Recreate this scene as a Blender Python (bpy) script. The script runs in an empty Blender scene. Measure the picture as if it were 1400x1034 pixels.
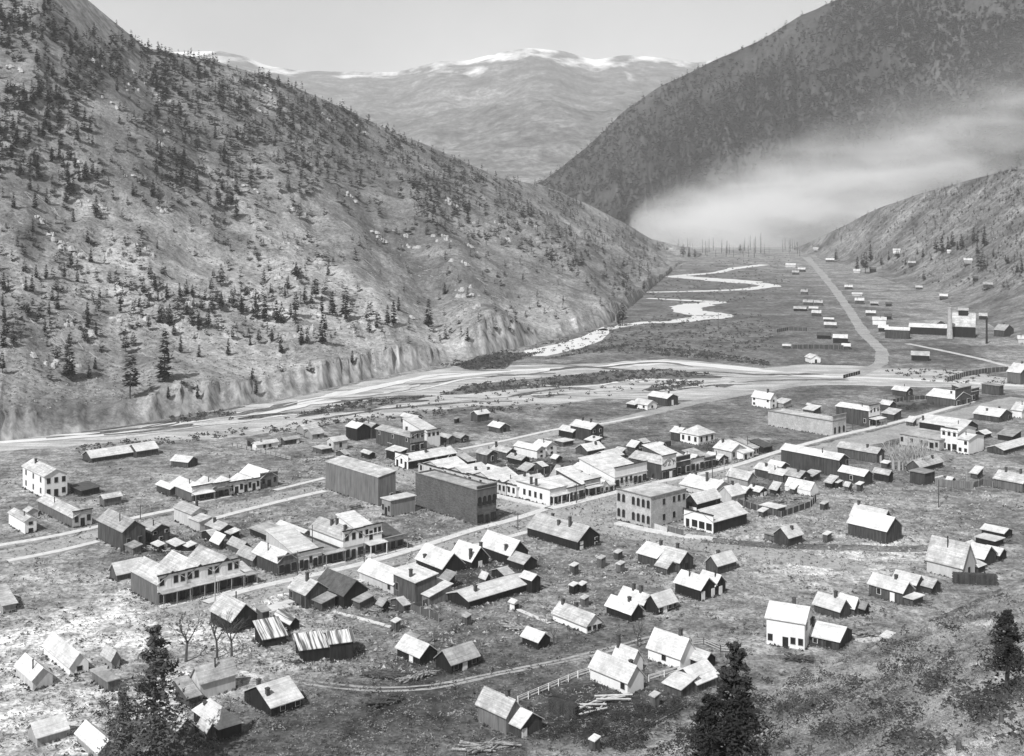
import bpy, math, random
import numpy as np
from mathutils import Vector, Matrix, noise
from mathutils.bvhtree import BVHTree

random.seed(7)
S = bpy.context.scene
COL = S.collection
# ------------------------------------------------------------------ camera
FPX, CX, HY, CH = 1690.0, 700.0, 260.0, 90.0        # focal length in photo pixels, horizon row, camera height (m)
cd = bpy.data.cameras.new('camera'); cam = bpy.data.objects.new('camera', cd); COL.objects.link(cam)
cd.sensor_width = 36.0; cd.lens = 36.0 * FPX / 1400.0
cd.shift_y = -(517.0 - HY) / 1400.0
cd.clip_start = 0.5; cd.clip_end = 30000.0
cam.location = (0, 0, CH); cam.rotation_euler = (math.radians(90), 0, 0)
S.camera = cam
# ------------------------------------------------------------------ light
SUN_EL, SUN_DIR = 47.0, Vector((-0.50, -0.866))      # horizontal direction towards the sun
W = bpy.data.worlds.new('World'); S.world = W; W.use_nodes = True
wt = W.node_tree; wt.nodes.clear()
out = wt.nodes.new('ShaderNodeOutputWorld'); bg = wt.nodes.new('ShaderNodeBackground')
sky = wt.nodes.new('ShaderNodeTexSky'); sky.sky_type = 'NISHITA'; sky.sun_disc = False
sky.sun_elevation = math.radians(SUN_EL); sky.sun_rotation = math.atan2(SUN_DIR.x, SUN_DIR.y)
sky.altitude = 2000; sky.dust_density = 2.0
bwn = wt.nodes.new('ShaderNodeRGBToBW')
tcw = wt.nodes.new('ShaderNodeTexCoord'); nzw = wt.nodes.new('ShaderNodeTexNoise')
nzw.inputs['Scale'].default_value = 5.0; nzw.inputs['Detail'].default_value = 5.0
rw = wt.nodes.new('ShaderNodeMapRange'); rw.inputs[1].default_value = .35; rw.inputs[2].default_value = .75
rw.inputs[3].default_value = .95; rw.inputs[4].default_value = 1.25
mw = wt.nodes.new('ShaderNodeMath'); mw.operation = 'MULTIPLY'
wt.links.new(sky.outputs[0], bwn.inputs[0]); wt.links.new(tcw.outputs['Generated'], nzw.inputs[0])
wt.links.new(nzw.outputs[0], rw.inputs[0]); wt.links.new(bwn.outputs[0], mw.inputs[0]); wt.links.new(rw.outputs[0], mw.inputs[1])
wt.links.new(mw.outputs[0], bg.inputs[0]); bg.inputs[1].default_value = 0.105
wt.links.new(bg.outputs[0], out.inputs[0])
sd = bpy.data.lights.new('sun', 'SUN'); sd.energy = 4.2; sd.angle = math.radians(0.5); sd.color = (1, 1, 1)
sun = bpy.data.objects.new('sun', sd); COL.objects.link(sun)
_e = math.radians(SUN_EL)
sv = Vector((SUN_DIR.x * math.cos(_e), SUN_DIR.y * math.cos(_e), math.sin(_e)))
sun.rotation_euler = sv.to_track_quat('Z', 'Y').to_euler()
sun.location = (-300, -300, 600)
S.view_settings.view_transform = 'Standard'; S.view_settings.look = 'None'
S.view_settings.exposure = 0.36; S.view_settings.gamma = 1.0
S.cycles.max_bounces = 6; S.cycles.diffuse_bounces = 2; S.cycles.volume_bounces = 4
S.cycles.volume_step_rate = 2.0

# ------------------------------------------------------------------ materials
MATS = {}
def mat(name, lo, hi, scale=1.0, stretch=(1, 1, 1), detail=6.0, mid=None, rough=0.92, rnd=0.0, space='Object', fine=None, steep=None, bump=0.0, pos=(.34, .66)):
    """grey procedural surface: one noise between two tones, an optional finer speckle and an optional tone on steep faces"""
    m = bpy.data.materials.new(name); m.use_nodes = True; t = m.node_tree; N = t.nodes; L = t.links
    b = N['Principled BSDF']; b.inputs['Roughness'].default_value = rough
    b.inputs['Specular IOR Level'].default_value = 0.15
    if space == 'Object':
        co = N.new('ShaderNodeTexCoord').outputs['Object']
    else:
        co = N.new('ShaderNodeNewGeometry').outputs['Position']
    def nz(sc, st, det=detail):
        mp = N.new('ShaderNodeMapping'); mp.inputs['Scale'].default_value = st; L.new(co, mp.inputs[0])
        n = N.new('ShaderNodeTexNoise'); n.inputs['Scale'].default_value = sc; n.inputs['Detail'].default_value = det
        n.inputs['Roughness'].default_value = 0.62
        L.new(mp.outputs[0], n.inputs[0]); return n.outputs[0]
    def ramp(v, a, c, p=pos):
        r = N.new('ShaderNodeMapRange'); r.inputs[1].default_value = p[0]; r.inputs[2].default_value = p[1]
        r.inputs[3].default_value = a; r.inputs[4].default_value = c; L.new(v, r.inputs[0]); return r.outputs[0]
    def mul(a, c, op='MULTIPLY'):
        q = N.new('ShaderNodeMath'); q.operation = op; L.new(a, q.inputs[0])
        if isinstance(c, (int, float)): q.inputs[1].default_value = c
        else: L.new(c, q.inputs[1])
        return q.outputs[0]
    n1 = nz(scale, stretch)
    v = ramp(n1, lo, hi)
    if fine:
        for q_ in fine:
            fs, fa, fb = q_[:3]
            v = mul(v, ramp(nz(fs, q_[3] if len(q_) > 3 else stretch, 3.0), fa, fb, (.32, .68)))
    if rnd:
        oi = N.new('ShaderNodeObjectInfo'); v = mul(v, ramp(oi.outputs['Random'], 1 - rnd, 1 + rnd, (0, 1)))
    if steep:
        lo2, hi2, sc2, st2, z0, z1 = steep
        g = N.new('ShaderNodeNewGeometry'); sp = N.new('ShaderNodeSeparateXYZ'); L.new(g.outputs['Normal'], sp.inputs[0])
        w = ramp(sp.outputs[2], 1.0, 0.0, (z0, z1))
        v2 = ramp(nz(sc2, st2), lo2, hi2)
        mx = N.new('ShaderNodeMix'); mx.data_type = 'FLOAT'
        L.new(w, mx.inputs[0]); L.new(v, mx.inputs[2]); L.new(v2, mx.inputs[3]); v = mx.outputs[0]
    cb = N.new('ShaderNodeCombineColor')
    for i in range(3): L.new(v, cb.inputs[i])
    L.new(cb.outputs[0], b.inputs['Base Color'])
    if bump:
        bp = N.new('ShaderNodeBump'); bp.inputs['Strength'].default_value = bump; bp.inputs['Distance'].default_value = 1.0
        L.new(n1, bp.inputs['Height']); L.new(bp.outputs[0], b.inputs['Normal'])
    MATS[name] = m; return m

P = 'Position'
def tone(name, blobs):
    """large soft-edged areas of darker or paler soil: (x, y, radius along, radius across, turn in degrees, factor)"""
    m = MATS[name]; t = m.node_tree; N = t.nodes; L = t.links
    cb = [n for n in N if n.bl_idname == 'ShaderNodeCombineColor'][0]; v = cb.inputs[0].links[0].from_socket
    g = N.new('ShaderNodeNewGeometry'); nz = N.new('ShaderNodeTexNoise'); nz.inputs['Scale'].default_value = .05; nz.inputs['Detail'].default_value = 5
    L.new(g.outputs['Position'], nz.inputs[0])
    for (x, y, a, b, ang, k) in blobs:
        mp = N.new('ShaderNodeMapping'); mp.vector_type = 'TEXTURE'; mp.inputs['Location'].default_value = (x, y, 0); mp.inputs['Rotation'].default_value = (0, 0, math.radians(ang)); mp.inputs['Scale'].default_value = (a, b, 1e6)
        L.new(g.outputs['Position'], mp.inputs[0]); ln = N.new('ShaderNodeVectorMath'); ln.operation = 'LENGTH'; L.new(mp.outputs[0], ln.inputs[0])
        ad = N.new('ShaderNodeMath'); ad.operation = 'MULTIPLY_ADD'; ad.inputs[1].default_value = 1.6; L.new(nz.outputs[0], ad.inputs[0]); L.new(ln.outputs['Value'], ad.inputs[2])
        r = N.new('ShaderNodeMapRange'); r.interpolation_type = 'SMOOTHSTEP'; r.inputs[1].default_value = 1.35; r.inputs[2].default_value = 2.2; r.inputs[3].default_value = k; r.inputs[4].default_value = 1.0; L.new(ad.outputs[0], r.inputs[0])
        q = N.new('ShaderNodeMath'); q.operation = 'MULTIPLY'; L.new(v, q.inputs[0]); L.new(r.outputs[0], q.inputs[1]); v = q.outputs[0]
    for i in range(3): L.new(v, cb.inputs[i])
mat('valley_ground', .15, .37, .035, space=P, fine=[(.12, .62, 1.3), (.35, .48, 1.42), (1.3, .5, 1.4)])
mat('hill_ground', .13, .35, .010, space=P, fine=[(.06, .62, 1.3), (.4, .62, 1.3), (1.2, .7, 1.22)], steep=(.08, .46, .20, (1, 1, .13), .56, .74))
mat('forest_floor', .026, .072, .0055, space=P, fine=[(.03, .7, 1.35), (.15, .7, 1.3)])
mat('spur_ground', .09, .26, .02, space=P, fine=[(.12, .55, 1.4), (.5, .6, 1.4)])
mat('near_slope', .14, .42, .05, space=P, fine=[(.4, .5, 1.4), (1.8, .6, 1.35)])
mat('gravel', .30, .62, .10, (.22, 1, 1), space=P, fine=[(.3, .7, 1.15, (.3, 1, 1)), (1.2, .75, 1.15, (1, 1, 1))])
mat('dirt_road', .26, .40, .12, space=P, fine=[(1.0, .75, 1.2)])
mat('pale_path', .42, .60, .2, space=P, fine=[(1.2, .8, 1.15)])
mat('meadow', .07, .20, .03, space=P, fine=[(.25, .6, 1.4), (1.0, .6, 1.35)])
mat('pale_meadow', .34, .58, .05, space=P, fine=[(.4, .65, 1.25), (1.3, .7, 1.25)])
mat('board_walk', .50, .66, .6, space=P)
mat('scrub', .035, .10, .3, space=P)
mat('dry_grass', .10, .34, .2, space=P)
mat('needles', .018, .05, .35, rnd=.25)
mat('hill_needles', .018, .055, .35, rnd=.3)
mat('pale_needles', .045, .11, .35)
mat('hill_brush', .09, .19, .2, space=P)
mat('far_needles', .026, .045, .02, space=P)
mat('slope_grass', .16, .46, .2, space=P)
mat('bark', .05, .10, 2.0, (3, 3, .4))
mat('pale_bark', .30, .45, 2.0, (3, 3, .4))
mat('roof_white', .50, .78, .35, rnd=.10, fine=[(1.0, .78, 1.06, (.12, .12, 7)), (2.2, .84, 1.06)])
mat('roof_light', .32, .60, .35, rnd=.2, fine=[(1.0, .68, 1.12, (.12, .12, 7)), (2.2, .8, 1.1)])
mat('roof_mid', .20, .40, .4, rnd=.15, fine=[(1.0, .68, 1.15, (.12, .12, 7)), (5, .8, 1.15)])
mat('roof_dark', .06, .11, .9, rnd=.1, fine=[(5, .8, 1.15)])
mat('roof_plank', .10, .66, 1.9, (1.2, .06, .06), detail=2.0, pos=(.42, .58))
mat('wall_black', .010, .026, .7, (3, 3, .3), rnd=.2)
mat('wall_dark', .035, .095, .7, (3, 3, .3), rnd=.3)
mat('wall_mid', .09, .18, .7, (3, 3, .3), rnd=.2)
mat('wall_grey', .22, .34, .7, (3, 3, .3), rnd=.12)
mat('wall_pale', .40, .56, .7, (2, 2, .4), rnd=.08)
mat('wall_white', .70, .82, .5, (2, 2, .4), rnd=.05)
mat('brick_dark', .07, .13, .9, (1, 1, 3), fine=[(3, .7, 1.3), (.25, .8, 1.2, (1, 1, 1))])
mat('stone', .34, .50, .6, fine=[(2.5, .8, 1.15)])
mat('glass', .012, .025, .6, rough=.25)
mat('trim_white', .70, .80, 1.0)
mat('trim_dark', .02, .04, 1.0)
mat('trim_grey', .2, .3, 1.0)
mat('brick_chimney', .05, .10, 2.0)
mat('log', .10, .42, 1.2, (1, 1, 1), fine=[(6, .6, 1.3)])
mat('rubbish', .05, .6, 1.0)
mat('far_mountain', .11, .165, .0015, space=P, fine=[(.006, .6, 1.4), (.02, .55, 1.5), (.06, .6, 1.4)])
# water: pale base colour paints in the sky's reflection, over a mild real gloss
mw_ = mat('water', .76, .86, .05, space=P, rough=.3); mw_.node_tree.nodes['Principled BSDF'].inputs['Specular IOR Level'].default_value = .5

def prop(o, label=None, cat=None, group=None, kind=None):
    if label: o['label'] = label
    if cat: o['category'] = cat
    if group: o['group'] = group
    if kind: o['kind'] = kind
    return o

class MB:
    """collects faces for one mesh"""
    def __init__(s): s.v = []; s.f = []
    def poly(s, pts):
        n = len(s.v); s.v += [tuple(p) for p in pts]; s.f.append(tuple(range(n, n + len(pts))))
    def prism(s, prof, d0, d1, axis):
        """profile in (u,z) extruded along the other horizontal axis ('x' or 'y')"""
        def pt(u, z, d): return (u, d, z) if axis == 'y' else (d, u, z)
        n = len(s.v); k = len(prof)
        s.v += [pt(u, z, d0) for u, z in prof] + [pt(u, z, d1) for u, z in prof]
        s.f.append(tuple(range(n, n + k))); s.f.append(tuple(range(n + 2 * k - 1, n + k - 1, -1)))
        for i in range(k):
            j = (i + 1) % k; s.f.append((n + i, n + j, n + k + j, n + k + i))
    def box(s, x0, x1, y0, y1, z0, z1):
        s.prism([(x0, z0), (x1, z0), (x1, z1), (x0, z1)], y0, y1, 'y')
    def tube(s, a, b, r0, r1, n=6):
        a = Vector(a); b = Vector(b); d = (b - a)
        if d.length < 1e-6: return
        d.normalize(); u = d.orthogonal().normalized(); w = d.cross(u)
        k = len(s.v)
        for c, r in ((a, r0), (b, r1)):
            for i in range(n):
                t = 2 * math.pi * i / n; q = c + (u * math.cos(t) + w * math.sin(t)) * r; s.v.append(tuple(q))
        for i in range(n):
            j = (i + 1) % n; s.f.append((k + i, k + j, k + n + j, k + n + i))
        s.f.append(tuple(range(k + n - 1, k - 1, -1))); s.f.append(tuple(range(k + n, k + 2 * n)))
    def mesh(s, name, material, M=None):
        me = bpy.data.meshes.new(name)
        vs = [tuple(M @ Vector(v)) for v in s.v] if M is not None else s.v
        me.from_pydata(vs, [], s.f); me.materials.append(MATS[material]); me.update(); 
        return me
    def build(s, name, material, parent=None, M=None):
        o = bpy.data.objects.new(name, s.mesh(name, material, M)); COL.objects.link(o)
        if parent: o.parent = parent
        return o

def fixn(me):
    import bmesh
    b = bmesh.new(); b.from_mesh(me); bmesh.ops.recalc_face_normals(b, faces=b.faces); b.to_mesh(me); b.free()

# ------------------------------------------------------------------ photo ray -> place
def ray(px, py): return Vector(((px - CX) / FPX, 1.0, -(py - HY) / FPX))
def flat(px, py, z=0.0):
    r = ray(px, py); t = (z - CH) / r.z; return Vector((r.x * t, t, z))
def at(px, py, D):
    r = ray(px, py); return Vector((r.x * D, D, CH + r.z * D))

def blob(px, py, a, b, k, ang=41.5):
    q = flat(px, py); return (q.x, q.y, a, b, ang, k)
tone('valley_ground', [blob(980, 425, 560, 120, .6, 82), blob(1130, 725, 42, 26, 1.45), blob(1060, 790, 30, 22, 1.4), blob(40, 930, 66, 38, 2.0), blob(20, 810, 50, 34, 1.4), blob(700, 940, 46, 24, .62), blob(430, 985, 34, 20, .58), blob(580, 1010, 40, 16, .7), blob(690, 650, 26, 14, .4), blob(735, 640, 18, 12, .45), blob(640, 800, 26, 14, .36), blob(240, 745, 24, 10, .42), blob(500, 870, 26, 12, .7), blob(1070, 690, 14, 9, .6), blob(820, 965, 20, 12, .36), blob(1250, 760, 30, 18, 1.4), blob(760, 830, 24, 14, .8), blob(1250, 610, 40, 20, .75), blob(620, 585, 60, 14, .72), blob(960, 590, 60, 20, .9), blob(1090, 572, 14, 10, 1.5), blob(1262, 553, 24, 10, .35), blob(985, 612, 10, 7, .4), blob(880, 625, 22, 9, .45), blob(1290, 480, 60, 16, .45, 75)])
# ------------------------------------------------------------------ terrain
TV, TF = [], []
def add_terrain(verts, faces):
    n = len(TV); TV.extend(verts); TF.extend([tuple(i + n for i in f) for f in faces])
def sheet(name, grid, material, smooth=True, bvh=True, label=None):
    nu, nv = len(grid), len(grid[0])
    vs = [tuple(p) for row in grid for p in row]
    fs = [(i * nv + j, (i + 1) * nv + j, (i + 1) * nv + j + 1, i * nv + j + 1) for i in range(nu - 1) for j in range(nv - 1)]
    me = bpy.data.meshes.new(name); me.from_pydata(vs, [], fs); me.materials.append(MATS[material])
    if smooth: me.polygons.foreach_set('use_smooth', [True] * len(fs))
    fixn(me)
    if sum(p.normal.z for p in list(me.polygons)[:400]) < 0: me.flip_normals()
    o = bpy.data.objects.new(name, me); COL.objects.link(o); prop(o, label, None, None, 'structure')
    if bvh: add_terrain(vs, fs)
    return o
def resample(pts, n):
    a = np.array([tuple(p) for p in pts]); k = np.linspace(0, len(a) - 1, n)
    r = np.stack([np.interp(k, range(len(a)), a[:, i]) for i in range(3)], 1)
    for _ in range(3):
        w = r.copy(); w[1:-1] = (r[:-2] + 2 * r[1:-1] + r[2:]) / 4; r = w
    return r
def fbm(x, y, z, o=5): return noise.fractal(Vector((x, y, z)), .9, 2.1, o, noise_basis='PERLIN_ORIGINAL')
def loft(name, base, ridge, nu, nv, material, gexp=1.15, bank=0.0, amp=10.0, wl=120.0, gul=0.0, gwl=30.0, back=300.0, seed=0.0, label=None, bank_v=.03):
    B = resample(base, nu); R = resample(ridge, nu); grid = []
    vs = list(np.linspace(0, bank_v, 7)) + list(np.linspace(bank_v, 1, nv))[1:] + [1.06, 1.15, 1.3, 1.6, 2.0] if bank else list(np.linspace(0, 1, nv)) + [1.06, 1.15, 1.3, 1.6, 2.0]
    for i in range(nu):
        b = B[i]; r = R[i]; d = r[:2] - b[:2]; Lh = max(np.hypot(*d), 1.0); dn = d / Lh
        bk = min(bank, max(0.0, (r[2] - b[2]) * .5)) * (.8 + .9 * noise.noise(Vector((b[0] / 60, b[1] / 60, 2.0)))); bk *= float(np.interp(i / nu, [0, .62, .75, 1], [1, 1, .6, .25])); row = []
        for v in vs:
            if v <= 1:
                p = b[:2] + d * v
                if bank and v < bank_v:
                    z = b[2] + bk * (v / bank_v)
                else:
                    g = (v - (bank_v if bank else 0)) / (1 - (bank_v if bank else 0)); z = b[2] + bk + (r[2] - b[2] - bk) * g ** gexp
                win = math.sin(math.pi * min(1, v)) ** .6 if v < 1 else 0
            else:
                p = r[:2] + dn * back * (v - 1); z = r[2] - back * (v - 1) * .45; win = 0
            n = fbm(p[0] / wl + seed, p[1] / wl, seed, 6)
            h = amp * win * n
            if bank: h += win * (2.6 * (.45 - abs(noise.noise(Vector((p[0] / 26.0, p[1] / 26.0, 6.6))))) * 2 + 1.3 * noise.noise(Vector((p[0] / 9.0, p[1] / 9.0, 2.6))) + 5 * max(0, noise.noise(Vector((p[0] / 45.0, p[1] / 60.0, 8.1))) - .25))
            if gul and v <= 1:
                gq = abs(noise.noise(Vector((i * 1.0 * gul, v * 1.3, seed + 3)))) ; h -= gwl * win * (0.5 - gq)
            if bank and v < .22:
                ar = i / nu * 3400.0
                q = noise.noise(Vector((ar / 26.0, v * 6, 7.7))) * 1.3 + 1.6 * noise.noise(Vector((ar / 70.0, v * 3, 4.7))) + .9 * abs(noise.noise(Vector((ar / 9.0, v * 4, 1.7)))) + .4 * noise.noise(Vector((ar / 4.5, v * 9, 3.1)))
                p = p + dn * q * 6.0 * min(1, v / bank_v) * max(0, 1 - v / .22) ** 2
            if v == 1: h += amp * .18 * n
            row.append((p[0], p[1], max(z + h, -1.0) if v <= 1 else z))
        row[0] = (row[0][0], row[0][1], row[0][2] - 1.0)
        grid.append(row)
    return sheet(name, grid, material, label=label)

# valley floor: one sheet to the foot of the far mountains
gx = list(np.linspace(-1500, 2500, 41)); gy = list(np.linspace(-300, 4200, 46))
sheet('ground', [[(x, y, 0.0) for y in gy] for x in gx], 'valley_ground', label='valley floor of dry grass and bare earth under the town')

_b = [Vector((-420, 150, 0)), Vector((-330, 300, 0)), flat(-60, 613), flat(0, 604), flat(150, 586), flat(300, 560), flat(420, 538), flat(500, 519), flat(560, 508), flat(620, 494), flat(700, 477), flat(780, 458), flat(836, 442), flat(866, 417), flat(888, 397), flat(908, 380), flat(928, 362), flat(965, 347)]
_r = [Vector((-980, 380, 300)), Vector((-700, 760, 330)), at(-60, -90, 950), at(60, -45, 950), at(120, 0, 985), at(200, 62, 1030), at(290, 79, 1085), at(380, 106, 1140), at(430, 126, 1190), at(480, 148, 1240), at(540, 183, 1310), at(610, 212, 1390), at(680, 240, 1470), at(740, 250, 1560), at(800, 275, 1650), at(850, 302, 1700), at(890, 327, 1740), at(945, 342, 1765)]
hill_w = loft('hill', _b, _r, 640, 84, 'hill_ground', 1.3, bank=16, amp=24, wl=210, gul=.02, gwl=5, seed=1.3, bank_v=.019, label='bare pine-dotted hillside rising left of the river')
_b = [flat(640, 330), flat(760, 332), flat(830, 334), flat(890, 336), flat(950, 337), flat(1000, 337), flat(1050, 337), flat(1100, 337), Vector((560, 1960, 0)), Vector((680, 1860, 0)), Vector((760, 1700, 0)), Vector((850, 1450, 0)), Vector((950, 1200, 0))]
_r = [at(700, 264, 2500), at(745, 246, 2600), at(800, 200, 2650), at(850, 152, 2700), at(900, 119, 2720), at(960, 93, 2720), at(1030, 62, 2700), at(1100, 20, 2650), at(1160, -6, 2600), at(1260, -48, 2500), at(1460, -120, 2300), at(1700, -170, 2200), at(1900, -200, 2050)]
hill_e = loft('hill', _b, _r, 200, 100, 'forest_floor', 1.05, amp=70, wl=380, gul=.15, gwl=80, back=900, seed=5.1, label='dark forested mountainside rising right of the valley')
_b = [flat(1085, 345), flat(1112, 352), flat(1150, 362), flat(1200, 378), flat(1260, 400), flat(1330, 432), flat(1400, 472), flat(1500, 502), flat(1700, 540), flat(1950, 600)]
_r = [at(1085, 340, 1880), at(1110, 330, 1800), at(1150, 310, 1700), at(1200, 285, 1600), at(1260, 265, 1500), at(1330, 245, 1400), at(1400, 225, 1300), at(1520, 190, 1250), at(1750, 130, 1200), at(2000, 80, 1100)]
spur = loft('hillside', _b, _r, 150, 80, 'spur_ground', 1.75, amp=8, wl=120, gul=.08, gwl=5, back=200, seed=9.4, label='gentle scrubby spur rising at the right edge of the valley')
# far range
_px = [(-300, 60), (0, 60), (150, 58), (240, 70), (300, 68), (335, 76), (365, 90), (400, 97), (470, 101), (540, 104), (572, 95), (600, 86), (640, 85), (680, 73), (720, 66), (770, 70), (812, 82), (850, 77), (900, 80), (950, 88), (985, 80), (1010, 77), (1060, 85), (1150, 70), (1400, 60), (1700, 60)]
_r = [at(x, y, 8200) for x, y in _px]; _b = [at(x, 0, 3300) for x, y in _px]
for q in _b: q.z = -2
def range_sheet():
    nu, nv = 420, 90; B = resample(_b, nu); R = resample(_r, nu); grid = []
    for i in range(nu):
        row = []
        for v in list(np.linspace(0, 1, nv)) + [1.1, 1.3]:
            p = B[i][:2] + (R[i][:2] - B[i][:2]) * v; z = R[i][2] * (v ** 1.15 if v <= 1 else 1 - (v - 1))
            n = fbm(p[0] / 1400 + 3, p[1] / 1400, 2.0, 7); rg = 1 - abs(noise.noise(Vector((p[0] / 900, p[1] / 1600, 4.4)))) * 2
            w = math.sin(math.pi * min(v, 1)) if v < 1 else 0
            row.append((p[0], p[1], max(-2, z + w * (150 * n + 60 * rg) + (26 * n if v == 1 else 0))))
        grid.append(row)
    return sheet('mountains', grid, 'far_mountain', label='distant mountain range streaked with snow at the head of the valley')
range_sheet()
# snow on the range: real surface colour by height and slope noise
def snow():
    t = MATS['far_mountain'].node_tree; N = t.nodes; L = t.links; b = N['Principled BSDF']
    old = b.inputs['Base Color'].links[0].from_socket
    g = N.new('ShaderNodeNewGeometry'); sp = N.new('ShaderNodeSeparateXYZ'); L.new(g.outputs['Position'], sp.inputs[0])
    mp = N.new('ShaderNodeMapping'); mp.inputs['Scale'].default_value = (1, .35, 1.0); L.new(g.outputs['Position'], mp.inputs[0])
    n = N.new('ShaderNodeTexNoise'); n.inputs['Scale'].default_value = .0038; n.inputs['Detail'].default_value = 7; n.inputs['Roughness'].default_value = .6
    L.new(mp.outputs[0], n.inputs[0])
    r = N.new('ShaderNodeMapRange'); r.inputs[1].default_value = 640; r.inputs[2].default_value = 900; r.inputs[3].default_value = -.22; r.inputs[4].default_value = .07
    L.new(sp.outputs[2], r.inputs[0])
    a = N.new('ShaderNodeMath'); a.operation = 'ADD'; L.new(n.outputs[0], a.inputs[0]); L.new(r.outputs[0], a.inputs[1])
    s = N.new('ShaderNodeMapRange'); s.inputs[1].default_value = .49; s.inputs[2].default_value = .66; L.new(a.outputs[0], s.inputs[0])
    mx = N.new('ShaderNodeMix'); mx.data_type = 'RGBA'; L.new(s.outputs[0], mx.inputs[0]); L.new(old, mx.inputs[6]); mx.inputs[7].default_value = (.9, .9, .9, 1)
    L.new(mx.outputs[2], b.inputs['Base Color'])
snow()
# near slope: contours run parallel to the town grid; s = distance up-slope from its foot
FOOT = Vector((17, 196)); AL = Vector((.747, .665)); UP = Vector((.665, -.747))
PROF = [(-6, -1.5), (0, 0), (10, 2.2), (20, 4.6), (32, 10.0), (46, 23), (60, 36), (80, 51), (110, 69), (136, 83.0), (170, 102), (260, 150)]
def slope_z(s, t):
    z = np.interp(s, [p[0] for p in PROF], [p[1] for p in PROF])
    w = max(0, min(1, s / 25.0))
    q = FOOT + AL * t + UP * s
    z += float(np.interp(t, [-140, -90, -77, -68, -60, -51, -38, -28], [.6, 1.0, 1.6, 2.0, 2.4, 2.3, 1.5, 0])) * math.exp(-((s - 79) / 10) ** 2)
    z += w * (1.7 * fbm(q.x / 30, q.y / 30, 4.2, 4) + .55 * noise.noise(Vector((q.x / 5, q.y / 5, 9))))
    return z
grid = []
for t in np.linspace(-260, 420, 230):
    row = []
    for s in list(np.linspace(-6, 150, 100)) + [170, 200, 260]:
        q = FOOT + AL * t + UP * s; z = slope_z(s, t)
        dc = math.hypot(q.x, q.y)
        if dc < 40: z = min(z, 83.5)
        row.append((q.x, q.y, z))
    grid.append(row)
slope = sheet('near_hillside', grid, 'near_slope', label='rough sage-covered hillside falling away in the right foreground')
BV = BVHTree.FromPolygons(TV, TF)
def hit(px, py):
    h = BV.ray_cast(Vector((0, 0, CH)), ray(px, py).normalized())
    return h[0] if h[0] else flat(px, max(py, HY + 40))
def gz(x, y):
    h = BV.ray_cast(Vector((x, y, 2000)), Vector((0, 0, -1))); return h[0].z if h[0] else 0.0
def sb(px, py, a, b, k, ang=41.7): q = hit(px, py); return (q.x, q.y, a, b, ang, k)
tone('near_slope', [sb(1290, 822, 90, 9, .5), sb(1140, 880, 40, 8, .6), sb(1200, 905, 70, 7, 1.4), sb(1060, 945, 20, 6, 1.3), sb(1330, 925, 16, 9, 1.6), sb(1390, 1015, 9, 6, 1.5), sb(1130, 985, 12, 7, .55), sb(1230, 1010, 10, 5, .6), sb(1260, 925, 10, 3, .7), sb(990, 1020, 30, 8, .6)])
tone('hill_ground', [sb(180, 400, 230, 190, 1.2, 60), sb(430, 300, 150, 120, 1.08, 60), sb(60, 60, 160, 140, .82, 60), sb(620, 400, 200, 150, 1.1, 60), sb(650, 290, 300, 150, .72, 70)])

# ------------------------------------------------------------------ ribbons: roads, walks, river
def wpts(px): return [hit(*p) if isinstance(p, tuple) else p for p in px]
def ribbon(name, px, width, material, z=.05, step=4.0, jit=.12, label=None, parent=None):
    pts = [flat(*p) if isinstance(p, tuple) else p for p in px]
    dens = []
    for a, b in zip(pts, pts[1:]):
        n = max(1, int((b - a).length / step))
        dens += [a.lerp(b, i / n) for i in range(n)]
    dens.append(pts[-1])
    for _ in range(2): dens = [dens[0]] + [(dens[i - 1] + dens[i] * 2 + dens[i + 1]) / 4 for i in range(1, len(dens) - 1)] + [dens[-1]]
    m = MB(); L_, R_ = [], []
    for i, q in enumerate(dens):
        d = (dens[min(i + 1, len(dens) - 1)] - dens[max(i - 1, 0)]); d.z = 0; d.normalize(); n = Vector((-d.y, d.x, 0))
        wl = width[i * (len(width) - 1) // max(1, len(dens) - 1)] if isinstance(width, list) else width
        L_.append(q + n * wl * .5 * (1 + random.uniform(-jit, jit))); R_.append(q - n * wl * .5 * (1 + random.uniform(-jit, jit)))
    for i in range(len(dens) - 1):
        m.poly([(p.x, p.y, z) for p in (R_[i], R_[i + 1], L_[i + 1], L_[i])])
        if name == 'sidewalk':
            for A, B_ in ((R_[i], R_[i + 1]), (L_[i + 1], L_[i])): m.poly([(A.x, A.y, -.05), (B_.x, B_.y, -.05), (B_.x, B_.y, z), (A.x, A.y, z)])
    o = m.build(name, material); prop(o, label, None, None, 'structure'); return o
def patch(name, px, material, z=.03, jit=2.5, label=None, step=5.0, kind='structure'):
    """flat area with a ragged edge"""
    pts = [flat(*p) for p in px]; ed = []
    for i, a in enumerate(pts):
        b = pts[(i + 1) % len(pts)]; n = max(1, int((b - a).length / step))
        for k in range(n):
            q = a.lerp(b, k / n); w = Vector((noise.noise(q / 14), noise.noise(q / 14 + Vector((5, 5, 5))), 0)) * jit
            w += Vector((noise.noise(q / 4), noise.noise(q / 4 + Vector((9, 2, 5))), 0)) * jit * .5
            ed.append(q + w)
    m = MB(); m.poly([(q.x, q.y, z) for q in ed])
    import bmesh
    o = m.build(name, material); b = bmesh.new(); b.from_mesh(o.data); bmesh.ops.triangulate(b, faces=b.faces); b.to_mesh(o.data); b.free()
    if o.data.polygons and sum(p.normal.z for p in o.data.polygons) < 0: o.data.flip_normals()
    prop(o, label, None, None, kind); return o

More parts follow.
